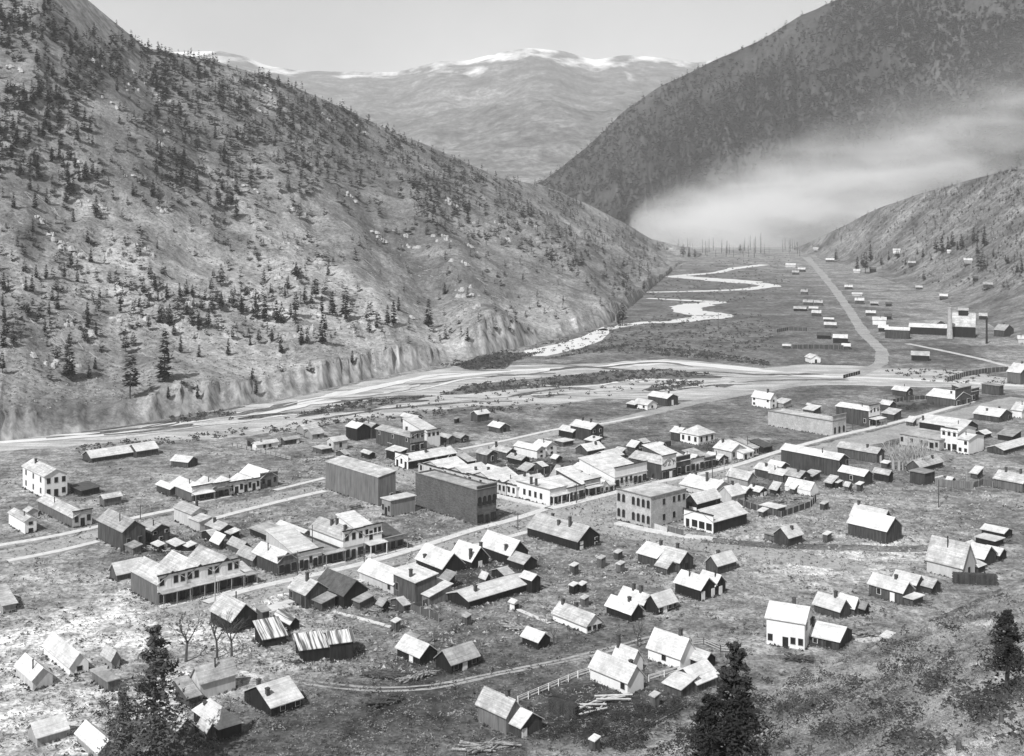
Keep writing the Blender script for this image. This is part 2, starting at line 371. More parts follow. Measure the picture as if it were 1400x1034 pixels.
patch('gravel_bar', [(-60, 606), (150, 588), (300, 562), (420, 541), (500, 522), (585, 508), (640, 497), (700, 500), (820, 497), (905, 491), (980, 496), (1040, 504), (1100, 498), (1200, 502), (1320, 508), (1400, 520), (1400, 535), (1300, 530), (1215, 528), (1120, 527), (1050, 532), (980, 545), (900, 548), (820, 545), (760, 552), (650, 556), (590, 562), (520, 570), (430, 582), (340, 596), (300, 600), (225, 602), (160, 604), (80, 612), (-60, 622)], 'gravel', .03, 3.0, 'broad pale gravel flats of the braided riverbed')
for k, (pp, lb) in enumerate([
    ([(600, 541), (640, 527), (700, 520), (760, 515), (830, 508), (905, 505), (990, 513), (985, 517), (900, 519), (835, 524), (780, 528), (700, 533), (640, 539)], 'long dark scrubby island between two gravel channels'),
    ([(620, 500), (680, 484), (745, 482), (700, 495), (690, 505), (640, 506)], 'dark willow flat under the cliffs'),
    ([(430, 560), (500, 548), (560, 541), (600, 541), (540, 552), (470, 563), (400, 572)], 'thin dark bar of scrub across the gravel'),
    ([(230, 570), (300, 562), (330, 566), (290, 575), (240, 580)], 'small scrub patch on gravel under the left hill'),
    ([(880, 533), (920, 520), (965, 522), (950, 530), (900, 537)], 'small scrub island in the middle of the gravel flats'),
    ([(975, 528), (1005, 521), (1012, 524), (990, 530)], 'tiny scrub island on the right part of the gravel flats'),
    ([(720, 540), (760, 536), (780, 540), (740, 545)], 'little scrub patch near the left side of the gravel flats')]):
    patch('scrub_island', pp, 'meadow', .06, 2.0, lb, 3.0)
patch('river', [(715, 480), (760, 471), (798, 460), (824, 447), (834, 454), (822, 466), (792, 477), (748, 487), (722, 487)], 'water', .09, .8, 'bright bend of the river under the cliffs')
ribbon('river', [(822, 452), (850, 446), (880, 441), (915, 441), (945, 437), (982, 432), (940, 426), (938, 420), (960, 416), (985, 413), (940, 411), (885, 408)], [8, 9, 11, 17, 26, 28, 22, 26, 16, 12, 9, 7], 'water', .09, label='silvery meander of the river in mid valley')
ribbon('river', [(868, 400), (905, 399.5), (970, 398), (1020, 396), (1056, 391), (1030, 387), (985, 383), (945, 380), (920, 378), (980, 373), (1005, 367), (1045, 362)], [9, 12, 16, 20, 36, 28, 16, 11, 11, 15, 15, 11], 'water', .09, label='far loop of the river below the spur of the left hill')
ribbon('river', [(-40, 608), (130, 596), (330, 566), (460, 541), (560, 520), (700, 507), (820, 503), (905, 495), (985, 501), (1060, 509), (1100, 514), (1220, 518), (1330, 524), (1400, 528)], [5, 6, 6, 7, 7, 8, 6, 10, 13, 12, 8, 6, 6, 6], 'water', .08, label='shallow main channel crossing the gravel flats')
ribbon('dry_channel', [(700, 512), (780, 506), (860, 500), (940, 503)], 5, 'pale_path', .085, jit=.5, label='pale dry channel under the far bank')
ribbon('dry_channel', [(960, 528), (1040, 521), (1100, 519), (1160, 520)], 4, 'meadow', .085, jit=.5, label='dark damp channel right of the scrub islands')
ribbon('dry_channel', [(430, 575), (520, 560), (640, 550), (700, 549)], 3, 'meadow', .085, jit=.6, label='thin dark damp channel on the near gravel')
ribbon('dry_channel', [(560, 527), (640, 518), (700, 513), (760, 511)], 3, 'meadow', .085, jit=.6, label='thin dark damp channel on the far gravel')
ribbon('dry_channel', [(340, 590), (430, 572), (540, 556), (640, 546), (760, 538), (880, 530), (1000, 519)], 4, 'pale_path', .08, jit=.4, label='pale dry channel on the town side of the gravel')
cr = random.Random(5)
for k in range(30):                                                # braids of the riverbed: damp, bright and dry threads
    fx = [0, 150, 300, 420, 520, 640, 760, 900, 1040, 1200]; fy = [605, 594, 574, 557, 545, 530, 522, 516, 514, 517]; fw = [5, 7, 12, 18, 23, 26, 26, 20, 11, 6]
    x = cr.uniform(60, 960); L_ = cr.uniform(60, 240); o = cr.uniform(-.9, .9); pts = []; ph = cr.uniform(0, 6)
    n_ = max(3, int(L_ / 22))
    for i in range(n_ + 1):
        xx = x + L_ * i / n_; pts.append((xx, float(np.interp(xx, fx, fy) + np.interp(xx, fx, fw) * (o + .16 * math.sin(ph + i * .9)))))
    mt_ = ('meadow', 'pale_path', 'meadow', 'water')[k % 4]
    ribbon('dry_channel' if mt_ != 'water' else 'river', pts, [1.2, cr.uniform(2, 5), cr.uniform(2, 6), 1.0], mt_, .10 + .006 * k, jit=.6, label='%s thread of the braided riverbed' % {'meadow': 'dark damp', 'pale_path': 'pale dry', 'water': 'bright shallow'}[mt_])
# pale worn ground
# streets
ribbon('main_street', [(236, 840), (330, 812), (440, 784), (560, 757), (700, 720), (790, 700), (900, 671), (1000, 649), (1130, 615), (1200, 598), (1290, 574), (1400, 545)], 13, 'dirt_road', .04, label='wide dirt main street running up through the town')
ribbon('cross_street', [(500, 634), (580, 655), (680, 684), (760, 704), (830, 724), (940, 742), (1060, 760), (1180, 775)], 10, 'dirt_road', .044, label='dirt cross street falling past the corner store')
ribbon('back_street', [(560, 636), (640, 616), (760, 592), (850, 574), (950, 550), (1050, 533), (1120, 521), (1170, 514), (1205, 497), (1206, 480), (1180, 455), (1165, 430), (1140, 395), (1112, 362), (1100, 352)], 7, 'dirt_road', .05, label='dirt road along the river side of town turning up the valley')
ribbon('lower_street', [(-40, 768), (60, 750), (180, 722), (280, 703), (380, 682), (440, 668)], 10, 'dirt_road', .04, label='rutted street between the left store row and the vacant lots')
ribbon('valley_road', [(1210, 490), (1190, 465), (1172, 438), (1145, 398), (1118, 366), (1104, 352)], [4, 4.5, 5, 5.5, 6, 6], 'dirt_road', .07, step=14, jit=.6, label='long pale straight road leading up the valley')
ribbon('upper_road', [(960, 738), (1060, 747), (1150, 748), (1230, 752), (1330, 745), (1420, 735)], 5, 'meadow', .06, label='dark wagon road crossing the pale common')
patch('pale_drift', [(1163, 866), (1185, 871), (1205, 871), (1210, 876), (1180, 879), (1168, 876)], 'pale_path', .03, .6, 'pale spoil drift running to the foot of the near slope', 2)
ribbon('mill_road', [(1400, 507), (1345, 492), (1290, 480), (1240, 470)], 4, 'pale_path', .09, label='pale road climbing past the mill')
for x in ((0, 0), (0, 5)):
    ribbon('wagon_track', [(280 + x[0], 896 + x[1]), (350, 915 + x[1]), (430, 934 + x[1]), (520, 942 + x[1]), (590, 939 + x[1]), (680, 920 + x[1] * .6), (800, 895 + x[1]), (900, 868 + x[1])], .8, 'dirt_road', .06, jit=.5, label='wheel rut, the %s of a pair curving below the ruined barn' % ('farther' if x[1] == 0 else 'nearer'))
# board walks
for px, w, lb in [
    ([(280, 826), (345, 806), (440, 786), (500, 772), (556, 756), (600, 742), (652, 724), (690, 716), (745, 698)], 2.6, 'plank walk along the left side of main street'),
    ([(330, 842), (400, 824), (480, 800), (570, 772), (640, 750), (700, 735), (730, 727)], 2.0, 'plank walk on the near side of main street'),
    ([(752, 697), (800, 686), (845, 674), (890, 662), (925, 656), (965, 648), (1010, 637), (1060, 620), (1130, 601), (1150, 596), (1200, 585), (1260, 570), (1330, 550)], 2.6, 'plank walk before the upper main street stores'),
    ([(950, 668), (1010, 652), (1060, 638), (1100, 628)], 1.8, 'plank walk opposite the shop with the lettered sign'),
    ([(843, 716), (890, 727), (936, 735), (975, 738)], 2.4, 'plank walk before the stone hotel'),
    ([(628, 616), (690, 604), (760, 588), (830, 580), (850, 576), (880, 570)], 2.2, 'long pale plank walk beside the river side road'),
    ([(285, 713), (340, 698), (400, 683), (444, 673)], 2.4, 'plank walk across the vacant lots'),
    ([(375, 672), (425, 660), (444, 655)], 2.0, 'plank walk leading to the tall wooden hall'),
    ([(-30, 752), (60, 738), (125, 724), (200, 706), (240, 698)], 2.4, 'plank walk in front of the left edge houses'),
    ([(10, 769), (80, 756), (134, 742)], 2.2, 'plank walk at the left edge below the first'),
    ([(675, 678), (710, 686), (748, 695)], 2.2, 'plank walk beside the white corner store'),
    ([(365, 838), (395, 830)], 2.0, 'short plank walk beside the shuttered cottage'),
    ([(455, 837), (500, 847), (535, 858)], .9, 'thin plank footpath to the lone outhouse'),
    ([(708, 834), (730, 843), (752, 853)], .9, 'thin plank footpath from the white outhouse to the cottage'),
    ([(1265, 657), (1290, 651)], 1.0, 'short pale plank path by the rail yard')]:
    ribbon('sidewalk', px, w, 'board_walk', .42 if w > 1.2 else .2, label=lb, jit=.05)

# ------------------------------------------------------------------ buildings
GRID = 41.5
OPEN_M = {}
def unit_open(kind, material):
    k = (kind, material)
    if k not in OPEN_M:
        m = MB()
        if kind == 'arch':
            pr = [(-.5, 0), (.5, 0), (.5, .8)] + [(.5 * math.cos(a), .8 + .2 * math.sin(a)) for a in np.linspace(.3, math.pi - .3, 7)] + [(-.5, .8)]
            m.prism(pr, -.5, .5, 'y')
        else: m.box(-.5, .5, -.5, .5, 0, 1)
        me = m.mesh(kind, material); fixn(me); OPEN_M[k] = me
    return OPEN_M[k]
def put(name, me, parent, loc, rz=0, sc=(1, 1, 1)):
    o = bpy.data.objects.new(name, me); COL.objects.link(o); o.parent = parent
    o.location = loc; o.rotation_euler = (0, 0, rz); o.scale = sc; return o

def opening(parent, M, face, La, Lb, u, z, kind, w, h, fr, pn=None):
    """window or door on a face: 'R' is y=0 (towards right of picture), 'L' is x=0"""
    loc, rz = ((u, -.03, z), 0) if face == 'R' else ((-.03, u, z), -math.pi / 2)
    X = M @ Matrix.Translation(loc) @ Matrix.Rotation(rz, 4, 'Z')
    nm = 'door' if kind in 'dD' else 'window'
    if kind in 'Dd':
        f = put('door', unit_open('door_leaf', 'trim_white' if kind == 'D' else 'glass'), parent, X.translation, X.to_euler().z, (w, .10, h)); 
        return
    sh = 'arch' if kind == 'a' else 'opening'
    f = put('window', unit_open(sh, fr), parent, X.translation, X.to_euler().z, (w, .10, h))
    p = put('pane', unit_open(sh, 'glass' if pn is None else pn), f, (0, -.3, .07), 0, (.84 if kind != 'g' else .9, 1.0, .88))

RES = []; FOOTS = []
HR = random.Random(21)
def solve(O, x, u):
    k = (x - CX) / FPX; den = u.x - u.y * k
    return (k * O.y - O.x) / den if abs(den) > 1e-6 else 5.0

def B(x, y, xl, xr, yt, ridge='b', wc='dark', rc='light', R='', L='', rot=GRID, rh=None, la=None, lb=None, ff=None, ffc=None, fr=None, ch=(), porch=None, sink=.6, oh=.35, sign=None, mon=None):
    return dict(x=x, y=y, xl=xl, xr=xr, yt=yt, ridge=ridge, wc=wc, rc=rc, R=R, L=L, rot=rot, rh=rh, la=la, lb=lb, ff=ff, ffc=ffc, fr=fr, ch=ch, porch=porch, sink=sink, oh=oh, sign=sign, mon=mon)
NH = 0
def spot(x, y):
    a = hit(x, y)
    if y > 480:
        f = flat(x, y)
        if abs(f.y - a.y) > 14: return f
    return a
def house(name, label, cat, blocks, group=None):
    global NH
    NH += 1
    root = bpy.data.objects.new(name, None); COL.objects.link(root); prop(root, label, cat, group)
    root.empty_display_size = 1
    rinv = None; jr = HR.uniform(-2.0, 2.0) if cat in ('house', 'cottage', 'cabin', 'shed', 'outhouse') else 0
    for bi, b in enumerate(blocks):
        th = math.radians(b['rot'] + jr); O = spot(b['x'], b['y'])
        sc = FPX / O.y
        ua = Vector((math.cos(th), math.sin(th))); ub = Vector((-math.sin(th), math.cos(th)))
        La = b['la'] or solve(O, b['xr'], ua); Lb = b['lb'] or solve(O, b['xl'], ub)
        if not (1.0 < La < 45) or not (1.0 < Lb < 45): RES.append((name, label[:30], bi, round(La, 1), round(Lb, 1)))
        La = min(max(La, 1.2), 45); Lb = min(max(Lb, 1.2), 45)
        H = max(1.6, (b['y'] - b['yt']) / sc)
        M0 = Matrix.Translation(O) @ Matrix.Rotation(th, 4, 'Z')
        if rinv is None:
            root.matrix_world = M0 @ Matrix.Translation((La / 2, Lb / 2, 0)); rm = root.matrix_world.copy()
            rinv = (M0 @ Matrix.Translation((La / 2, Lb / 2, 0))).inverted()
        M = rinv @ M0; FOOTS.append((M0.copy(), La, Lb))
        if b['rc'] == 'white' and cat not in ('store', 'hotel') and b['wc'] not in ('white', 'pale') and HR.random() < .28: b['rc'] = 'light'
        pipe = (HR.uniform(.2, .8), HR.choice((-.5, -.35, .3))) if (not b['ch'] and H > 1.9 and cat in ('house', 'cottage', 'cabin', 'store') and HR.random() < .75) else None
        zb = 0.012 * bi
        span = La if b['ridge'] == 'b' else Lb
        rd = b['ridge']; rh = b['rh'] * .62 if b['rh'] is not None else .25 * span
        wm = 'wall_' + b['wc'] if 'wall_' + b['wc'] in MATS else b['wc']
        rmt = 'roof_' + b['rc']; oh = b['oh']; sk = -b['sink']
        e = .006 * bi
        w = MB(); r = MB(); t = .14
        x0, x1, y0, y1 = e, La - e, e, Lb - e
        def chev(span_, rh_):
            k = rh_ / (span_ / 2); a = -oh; c = span_ + oh
            return [(a, H - k * oh + .03), (span_ / 2, H + rh_ + .03), (c, H - k * oh + .03), (c, H - k * oh + t + .03), (span_ / 2, H + rh_ + t * 1.3 + .03), (a, H - k * oh + t + .03)]
        if rd == 'b':
            w.prism([(x0, sk), (x1, sk), (x1, H), (La / 2, H + rh), (x0, H)], y0, y1, 'y'); c = chev(La, rh)
            r.prism([c[0], c[1], c[4], c[5]], -oh, Lb + oh, 'y'); r.prism([c[1], c[2], c[3], c[4]], -oh, Lb + oh, 'y')
        elif rd == 'a':
            w.prism([(y0, sk), (y1, sk), (y1, H), (Lb / 2, H + rh), (y0, H)], x0, x1, 'x'); c = chev(Lb, rh)
            r.prism([c[0], c[1], c[4], c[5]], -oh, La + oh, 'x'); r.prism([c[1], c[2], c[3], c[4]], -oh, La + oh, 'x')
        elif rd == 'hip':
            w.box(x0, x1, y0, y1, sk, H); m_ = min(La, Lb) / 2; o_ = oh
            A = [(-o_, -o_, H), (La + o_, -o_, H), (La + o_, Lb + o_, H), (-o_, Lb + o_, H)]
            hh = H + (b['rh'] * .85 if b['rh'] else .5 * m_)
            if La >= Lb: q = [(m_, Lb / 2, hh), (La - m_ + .01, Lb / 2, hh)]
            else: q = [(La / 2, m_, hh), (La / 2, Lb - m_ + .01, hh)]
            A = [(p[0], p[1], p[2] + .03) for p in A]
            if La >= Lb: fs = [[A[0], A[1], q[1], q[0]], [A[1], A[2], q[1]], [A[2], A[3], q[0], q[1]], [A[3], A[0], q[0]]]
            else: fs = [[A[0], A[1], q[0]], [A[1], A[2], q[1], q[0]], [A[2], A[3], q[1]], [A[3], A[0], q[0], q[1]]]
            for f in fs: r.poly(f)
            r.poly([A[3], A[2], A[1], A[0]])
        elif rd in ('sa', 'sA', 'sb', 'sB'):
            sp = Lb if rd in ('sa', 'sA') else La; ax = 'x' if rd in ('sa', 'sA') else 'y'; rh = b['rh'] if b['rh'] is not None else .22 * sp
            lo, hi = (H, H + rh) if rd in ('sa', 'sb') else (H + rh, H)
            d0, d1 = (x0, x1) if ax == 'x' else (y0, y1); dl = La if ax == 'x' else Lb; k = (hi - lo) / sp
            s0, s1 = (y0, y1) if ax == 'x' else (x0, x1)
            w.prism([(s0, sk), (s1, sk), (s1, hi), (s0, lo)], d0, d1, ax)
            r.prism([(-oh, lo - k * oh + .03), (sp + oh, hi + k * oh + .03), (sp + oh, hi + k * oh + .17), (-oh, lo - k * oh + .17)], -oh, dl + oh, ax)
        else:                                                       # flat, or 'para' with a parapet
            hp = .0 if rd == 'flat' else .55
            w.box(x0, x1, y0, y1, sk, H - hp)
            if rd == 'flat': r.box(-oh, La + oh, -oh, Lb + oh, H + .02, H + .2)
            else:
                r.box(.22, La - .22, .22, Lb - .22, H - hp, H - hp + .12)
        wo = w.build('wall', wm, root, M); fixn(wo.data)
        ro = r.build('roof', rmt, root, M); fixn(ro.data)
        if rd == 'para':
            p = MB(); z0, z1 = H - .55, H
            p.box(0, La, -.03, .22, z0, z1); p.box(0, La, Lb - .22, Lb + .03, z0, z1); p.box(-.03, .22, .22, Lb - .22, z0, z1); p.box(La - .22, La + .03, .22, Lb - .22, z0, z1)
            po = p.build('parapet', wm, root, M)
            p = MB(); c_ = 'trim_grey'
            p.box(-.3, La + .3, -.3, .0, z1 + .005, z1 + .2); p.box(-.3, .0, .0, Lb, z1 + .005, z1 + .2); p.build('cornice', c_, root, M)
        # false front
        fh = H
        if b['ff']:
            face, yf = b['ff']; fh = max(H + .4, (b['y'] - yf) / sc); fc = b['ffc'] or wm; fc = fc if fc in MATS else 'wall_' + fc
            p = MB(); c2 = MB()
            if face == 'R':
                p.box(-.12, La + .12, -.16, -.005, H * .62 if 'g' in b['R'] or b['porch'] else sk, fh); c2.box(-.3, La + .3, -.5, -.02, fh + .005, fh + .2)
            else:
                p.box(-.16, -.005, -.12, Lb + .12, sk, fh); c2.box(-.5, -.02, -.3, Lb + .3, fh + .005, fh + .2)
            po = p.build('false_front', fc, root, M); c2.build('cornice', 'trim_dark' if fc in ('wall_white', 'wall_pale') else 'trim_grey', po)  # dark cap on pale fronts also paints in the shadow line along their tops
            po.children[0].data.transform(M)
        if b['mon']:
            u0, u1, wm_, hm = b['mon']; p = MB(); zr = H + rh; c0, c1 = La / 2 - wm_ / 2, La / 2 + wm_ / 2
            p.prism([(c0, zr - 1.2), (c1, zr - 1.2), (c1, zr + hm), (La / 2, zr + hm + .3 * wm_), (c0, zr + hm)], u0 * Lb, u1 * Lb, 'y'); mo = p.build('roof_monitor', wm, ro, M); fixn(mo.data)
            p = MB(); p.prism([(c0 - .4, zr + hm), (La / 2, zr + hm + .3 * wm_ + .1), (c1 + .4, zr + hm), (c1 + .4, zr + hm + .2), (La / 2, zr + hm + .3 * wm_ + .35), (c0 - .4, zr + hm + .2)], u0 * Lb - .4, u1 * Lb + .4, 'y'); q_ = p.build('monitor_roof', rmt, root, M); fixn(q_.data)
        if b['sign']:
            cu = bpy.data.curves.new('lettering', 'FONT'); cu.body = b['sign']; cu.size = (fh - H * .62) * .5; cu.extrude = .015; cu.align_x = 'CENTER'
            to = bpy.data.objects.new('lettering', cu); COL.objects.link(to)
            dg = bpy.context.evaluated_depsgraph_get(); me = bpy.data.meshes.new_from_object(to.evaluated_get(dg)); bpy.data.objects.remove(to)
            me.materials.clear(); me.materials.append(MATS['trim_dark'])
            put('lettering', me, po, (M @ Matrix.Translation((La / 2, -.185, H * .62 + (fh - H * .62) * .25))).translation, (M.to_euler().z), (1, 1, 1)).rotation_euler = (math.radians(90), 0, M.to_euler().z)
        # openings
        for face in 'RL':
            spec = b[face]
            if not spec: continue
            Lw = La if face == 'R' else Lb; rows = spec.split('/'); nr = len(rows)
            hst = min((fh if (b['ff'] and b['ff'][0] == face) else H) / nr, 4.2); white = b['wc'] in ('white', 'pale', 'stone', 'grey')
            fr = b['fr'] or ('trim_grey' if white or HR.random() < .4 else 'trim_white')
            M2 = M @ Matrix.Translation((0, -.13, 0) if face == 'R' else (-.13, 0, 0)) if (b['ff'] and b['ff'][0] == face) else M
            for ri, rowt in enumerate(rows):
                zf = (nr - 1 - ri) * hst; n = len(rowt); sl = Lw / n
                for ci, c in enumerate(rowt):
                    if c == '.': continue
                    pos = (ci + .5) * sl if face == 'R' else Lw - (ci + .5) * sl
                    if c == 'g': w_, h_, z_ = min(2.4, sl * .86), min(2.1, hst * .62), zf + .5
                    elif c in 'dD': w_, h_, z_ = min(1.15, sl * .8), min(2.3, hst * .74), zf + .02
                    elif c == 'a': w_, h_, z_ = min(1.2, sl * .7), min(2.4, hst * .66), zf + hst * .2
                    else: w_, h_, z_ = min(1.1, sl * .7), min(1.75, hst * .52), zf + hst * .30
                    opening(root, M2, face, La, Lb, pos, z_, c, w_, h_, fr)
        for (u, off, hh) in b['ch']:
            if rd == 'b': cx_, cy_ = La / 2 + off * La / 2, u * Lb; zr = H + rh * (1 - abs(off))
            elif rd == 'a': cx_, cy_ = u * La, Lb / 2 + off * Lb / 2; zr = H + rh * (1 - abs(off))
            else: cx_, cy_, zr = u * La, (.5 + off / 2) * Lb, H + .2
            p = MB(); p.box(cx_ - .3, cx_ + .3, cy_ - .3, cy_ + .3, zr - .7, zr + hh); p.box(cx_ - .37, cx_ + .37, cy_ - .37, cy_ + .37, zr + hh + .004, zr + hh + .18)
            p.build('chimney', 'brick_chimney', ro, M)
        if pipe and rd in 'ab':
            u, off = pipe; zr = H + rh * (1 - abs(off)); cx_, cy_ = (La / 2 + off * La / 2, u * Lb) if rd == 'b' else (u * La, Lb / 2 + off * Lb / 2)
            p = MB(); hh = .9 + rh * abs(off); p.tube((cx_, cy_, zr - .4), (cx_, cy_, zr + hh), .13, .13, 6); p.tube((cx_, cy_, zr + hh + .05), (cx_, cy_, zr + hh + .2), .2, .06, 6); p.build('stovepipe', 'trim_dark', ro, M)
        if b['porch']:
            face, dep, hp, pc = b['porch'][:4]; n = max(2, int((La if face == 'R' else Lb) / 3.2) + 1)
            pr = MB(); fl = MB(); Lw = La if face == 'R' else Lb
            if face == 'R':
                pr.prism([(-.17, hp + .28), (-.17, hp + .42), (-dep, hp + .14), (-dep, hp)], -.2, Lw + .2, 'x'); fl.box(0, Lw, -dep - .2, -.17, -.3, .25)
            else:
                pr.prism([(-.17, hp + .28), (-.17, hp + .42), (-dep, hp + .14), (-dep, hp)], -.2, Lw + .2, 'y'); fl.box(-dep - .2, -.17, 0, Lw, -.3, .25)
            po = pr.build('porch_roof', 'roof_' + pc, root, M); fixn(po.data)
            fo = fl.build('porch_floor', 'board_walk', root, M)
            for i in range(n):
                u = .15 + (Lw - .3) * i / (n - 1); q = (u, -dep + .15, 0) if face == 'R' else (-dep + .15, u, 0)
                p = MB(); p.tube((q[0], q[1], .25), (q[0], q[1], hp + .05), .11, .11, 5); p.build('porch_post', 'trim_white' if b['wc'] in ('white', 'pale') else 'trim_grey', root, M)
    return root

# ------------------------------------------------------------------ the town, from the left edge to the right
h = house
# left edge
h('house', 'tall white two-storey house standing alone near the left edge', 'house', [B(61, 682, 31, 92, 652, 'b', 'white', 'light', R='www/wdw', L='www/www', ch=[(.75, -.3, 1.3)])])
h('warehouse', 'long low shed with white roof below the cliffs, far left', 'shed', [B(125, 633, 118, 192, 627, 'a', 'dark', 'white', lb=7), B(187, 626, 179, 216, 617, 'a', 'dark', 'white', lb=7)])
h('cabin', 'small dark cabin right of the long white-roofed shed', 'cabin', [B(257, 640, 234, 272, 632, 'b', 'dark', 'white', rot=68, la=5)])
h('shed', 'grey shed with pale roof behind the twin board walks, left edge', 'shed', [B(142, 693, 136, 166, 682, 'a', 'mid', 'light')])
h('house', 'large dark house with broad grey roof and attached front shed, left', 'house', [B(168, 754, 134, 199, 727, 'b', 'dark', 'mid', R='ww', rh=3.6), B(182, 759, 163, 193, 750, 'sb', 'mid', 'mid')])
h('house', 'dark gabled house with two pale windows beside the broad grey roof', 'house', [B(208, 743, 193, 232, 726, 'b', 'dark', 'mid', R='w.w/.w.', L='')])
h('house', 'tall white-walled house with lower wing, left of the vacant lots', 'house', [B(262, 722, 238, 284, 703, 'b', 'pale', 'light', R='ww/..', ch=[(.3, .3, 1.4)]), B(273, 728, 258, 287, 714, 'sb', 'pale', 'light')])
h('cottage', 'low dark cottage with black gable behind the tall white-walled house', 'cottage', [B(301, 735, 274, 321, 725, 'b', 'dark', 'light', ch=[(.5, -.4, 1.2)]), B(316, 739, 309, 327, 731, 'sb', 'black', 'white')])
h('house', 'small white house with one gable window at the left edge', 'house', [B(34, 730, 12, 50, 713, 'b', 'white', 'light', R='w/d'), B(38, 708, 33, 52, 700, 'b', 'pale', 'light')])
h('store', 'one-storey store with pale false front on the left edge walk', 'store', [B(100, 722, 52, 125, 708, 'b', 'mid', 'light', R='wdw', ff=('R', 700), ffc='pale')])
# left store row
h('shed', 'dark shed with pale roof at the back of the left store row', 'shed', [B(233, 679, 214, 246, 669, 'b', 'dark', 'white')])
h('store', 'white-fronted end store with awning, nearest in the left row', 'store', [B(262.5, 687, 233, 289, 673, 'b', 'mid', 'white', R='dgg', ff=('R', 666), ffc='white', porch=('R', 2.2, 2.4, 'white'))])
h('store', 'dark porched store second in the left row', 'store', [B(290, 682, 268, 313, 668, 'b', 'dark', 'white', R='wdw', ff=('R', 662), ffc='pale', porch=('R', 1.8, 2.4, 'dark'))])
h('store', 'white store third in the left row with slim windows', 'store', [B(313, 677.5, 293, 333, 666, 'b', 'white', 'white', R='wdw', ff=('R', 660), ffc='white')])
h('store', 'plain white low store fourth in the left row', 'store', [B(333, 673.5, 315, 355, 662, 'b', 'white', 'white', R='dwdw', ff=('R', 657), ffc='white')])
h('store', 'dark-walled store with square parapet at the right end of the left row', 'store', [B(356, 668.5, 329, 379, 655, 'b', 'grey', 'white', R='wdw', ff=('R', 648), ffc='mid', rh=3.2)])
h('house', 'small white cottage with two front windows beside the rail fence', 'cottage', [B(350.5, 616.5, 345, 380, 608.5, 'a', 'white', 'white', R='.ww.'), B(346, 613, 328, 351, 608, 'sa', 'black', 'dark', lb=4)])
h('shed', 'low dark shed with one white end panel near the gravel', 'shed', [B(389, 609, 384, 410, 602, 'a', 'dark', 'light', R='...D')])
h('house', 'pale double-gabled house on the edge of the gravel flats', 'house', [B(416, 595, 406, 435, 587, 'a', 'grey', 'light', ch=[(.4, 0, 1)]), B(427, 601, 417, 443, 594, 'a', 'grey', 'white', R='w')])
h('house', 'small light-walled house with steep white roof by the ash heap', 'house', [B(456, 617, 447, 475, 604, 'a', 'pale', 'white', R='w', L='d')])
h('shed', 'flat dark shack with pale roof beside a scrap heap', 'shed', [B(440, 621, 428, 454, 616.5, 'flat', 'dark', 'light')])
h('house', 'dark two-gabled house behind the wooden hall, near the gravel', 'house', [B(488, 603, 473, 505, 586, 'b', 'black', 'white', ch=[(.6, 0, 1.2)]), B(508, 600, 495, 520, 584, 'b', 'dark', 'white')])
h('shed', 'tiny dark shed with white roof beside the dark two-gabled house', 'shed', [B(505, 628, 494, 513, 621, 'b', 'black', 'white')])
h('shed', 'dark lean-to shed with bright flat roof below the tall dark store', 'shed', [B(545, 631, 528, 556, 619, 'sb', 'black', 'white')])
h('cabin', 'lone dark cabin at the edge of the gravel behind the stores', 'cabin', [B(567, 581, 548, 577, 573, 'b', 'dark', 'white', R='D')])
# tall stores behind
h('store', 'tall dark-sided two-storey store with pale front and long side windows', 'store', [B(561, 619, 514, 579.5, 598, 'b', 'dark', 'light', R='www/gdg', L='w.w.w/.....', ff=('R', 591), ffc='grey', rh=1.6, ch=[(.3, 0, 1.2)])])
h('store', 'narrow white two-storey store next to the tall dark-sided one', 'store', [B(583.5, 613, 566, 601, 592, 'sa', 'white', 'white', R='www/...', ff=('R', 589), ffc='white', lb=14)])
h('house', 'pair of low dark gables at the end of the white two-storey store', 'house', [B(613, 608, 600, 622, 599, 'b', 'dark', 'light'), B(630, 606, 617, 641, 599, 'b', 'dark', 'mid', R='w')])
h('warehouse', 'long black-sided building with white roof and white false front', 'store', [B(558, 642, 541, 623.5, 631, 'a', 'black', 'white', L='dwd', ff=('L', 622), ffc='white', rh=2.6, ch=[(.45, -.3, 1.4), (.9, 0, 1.2)])])
h('cabin', 'small dark cabin with white roof, upper of two behind the river road', 'cabin', [B(653, 577, 644, 669, 567, 'a', 'dark', 'white')])
h('cabin', 'small dark gabled cabin, lower of two beside the river road', 'cabin', [B(683, 592, 668, 697, 585, 'b', 'dark', 'white', R='d', ch=[(.6, 0, .9)])])
h('outhouse', 'tiny black outhouse behind the white two-storey store', 'outhouse', [B(624, 579, 621, 628, 573, 'sb', 'black', 'mid')])
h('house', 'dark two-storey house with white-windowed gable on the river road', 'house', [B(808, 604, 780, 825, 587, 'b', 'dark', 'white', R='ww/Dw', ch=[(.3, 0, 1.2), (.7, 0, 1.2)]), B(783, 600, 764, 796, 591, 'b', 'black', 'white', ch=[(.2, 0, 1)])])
h('house', 'white cross-gabled house with attic window in the middle of town', 'house', [B(747, 624, 730, 761, 611, 'b', 'white', 'white', R='w/w'), B(734, 628, 703, 746, 616, 'b', 'white', 'white', R='w/w')])
h('house', 'dark house with chimney left of the white cross-gabled house', 'house', [B(693, 629, 672, 706, 619, 'b', 'dark', 'light', ch=[(.85, -.5, 1.8)])])
h('house', 'dark gabled house with pale corner board behind the pale parapet row', 'house', [B(666, 636, 651, 680, 622, 'b', 'dark', 'light', R='w', ch=[])])
h('shed', 'small dark shed with white roof in front of the white cross-gabled house', 'shed', [B(713, 637, 694, 724, 629, 'b', 'black', 'white', ch=[(.6, -.4, .8)])])
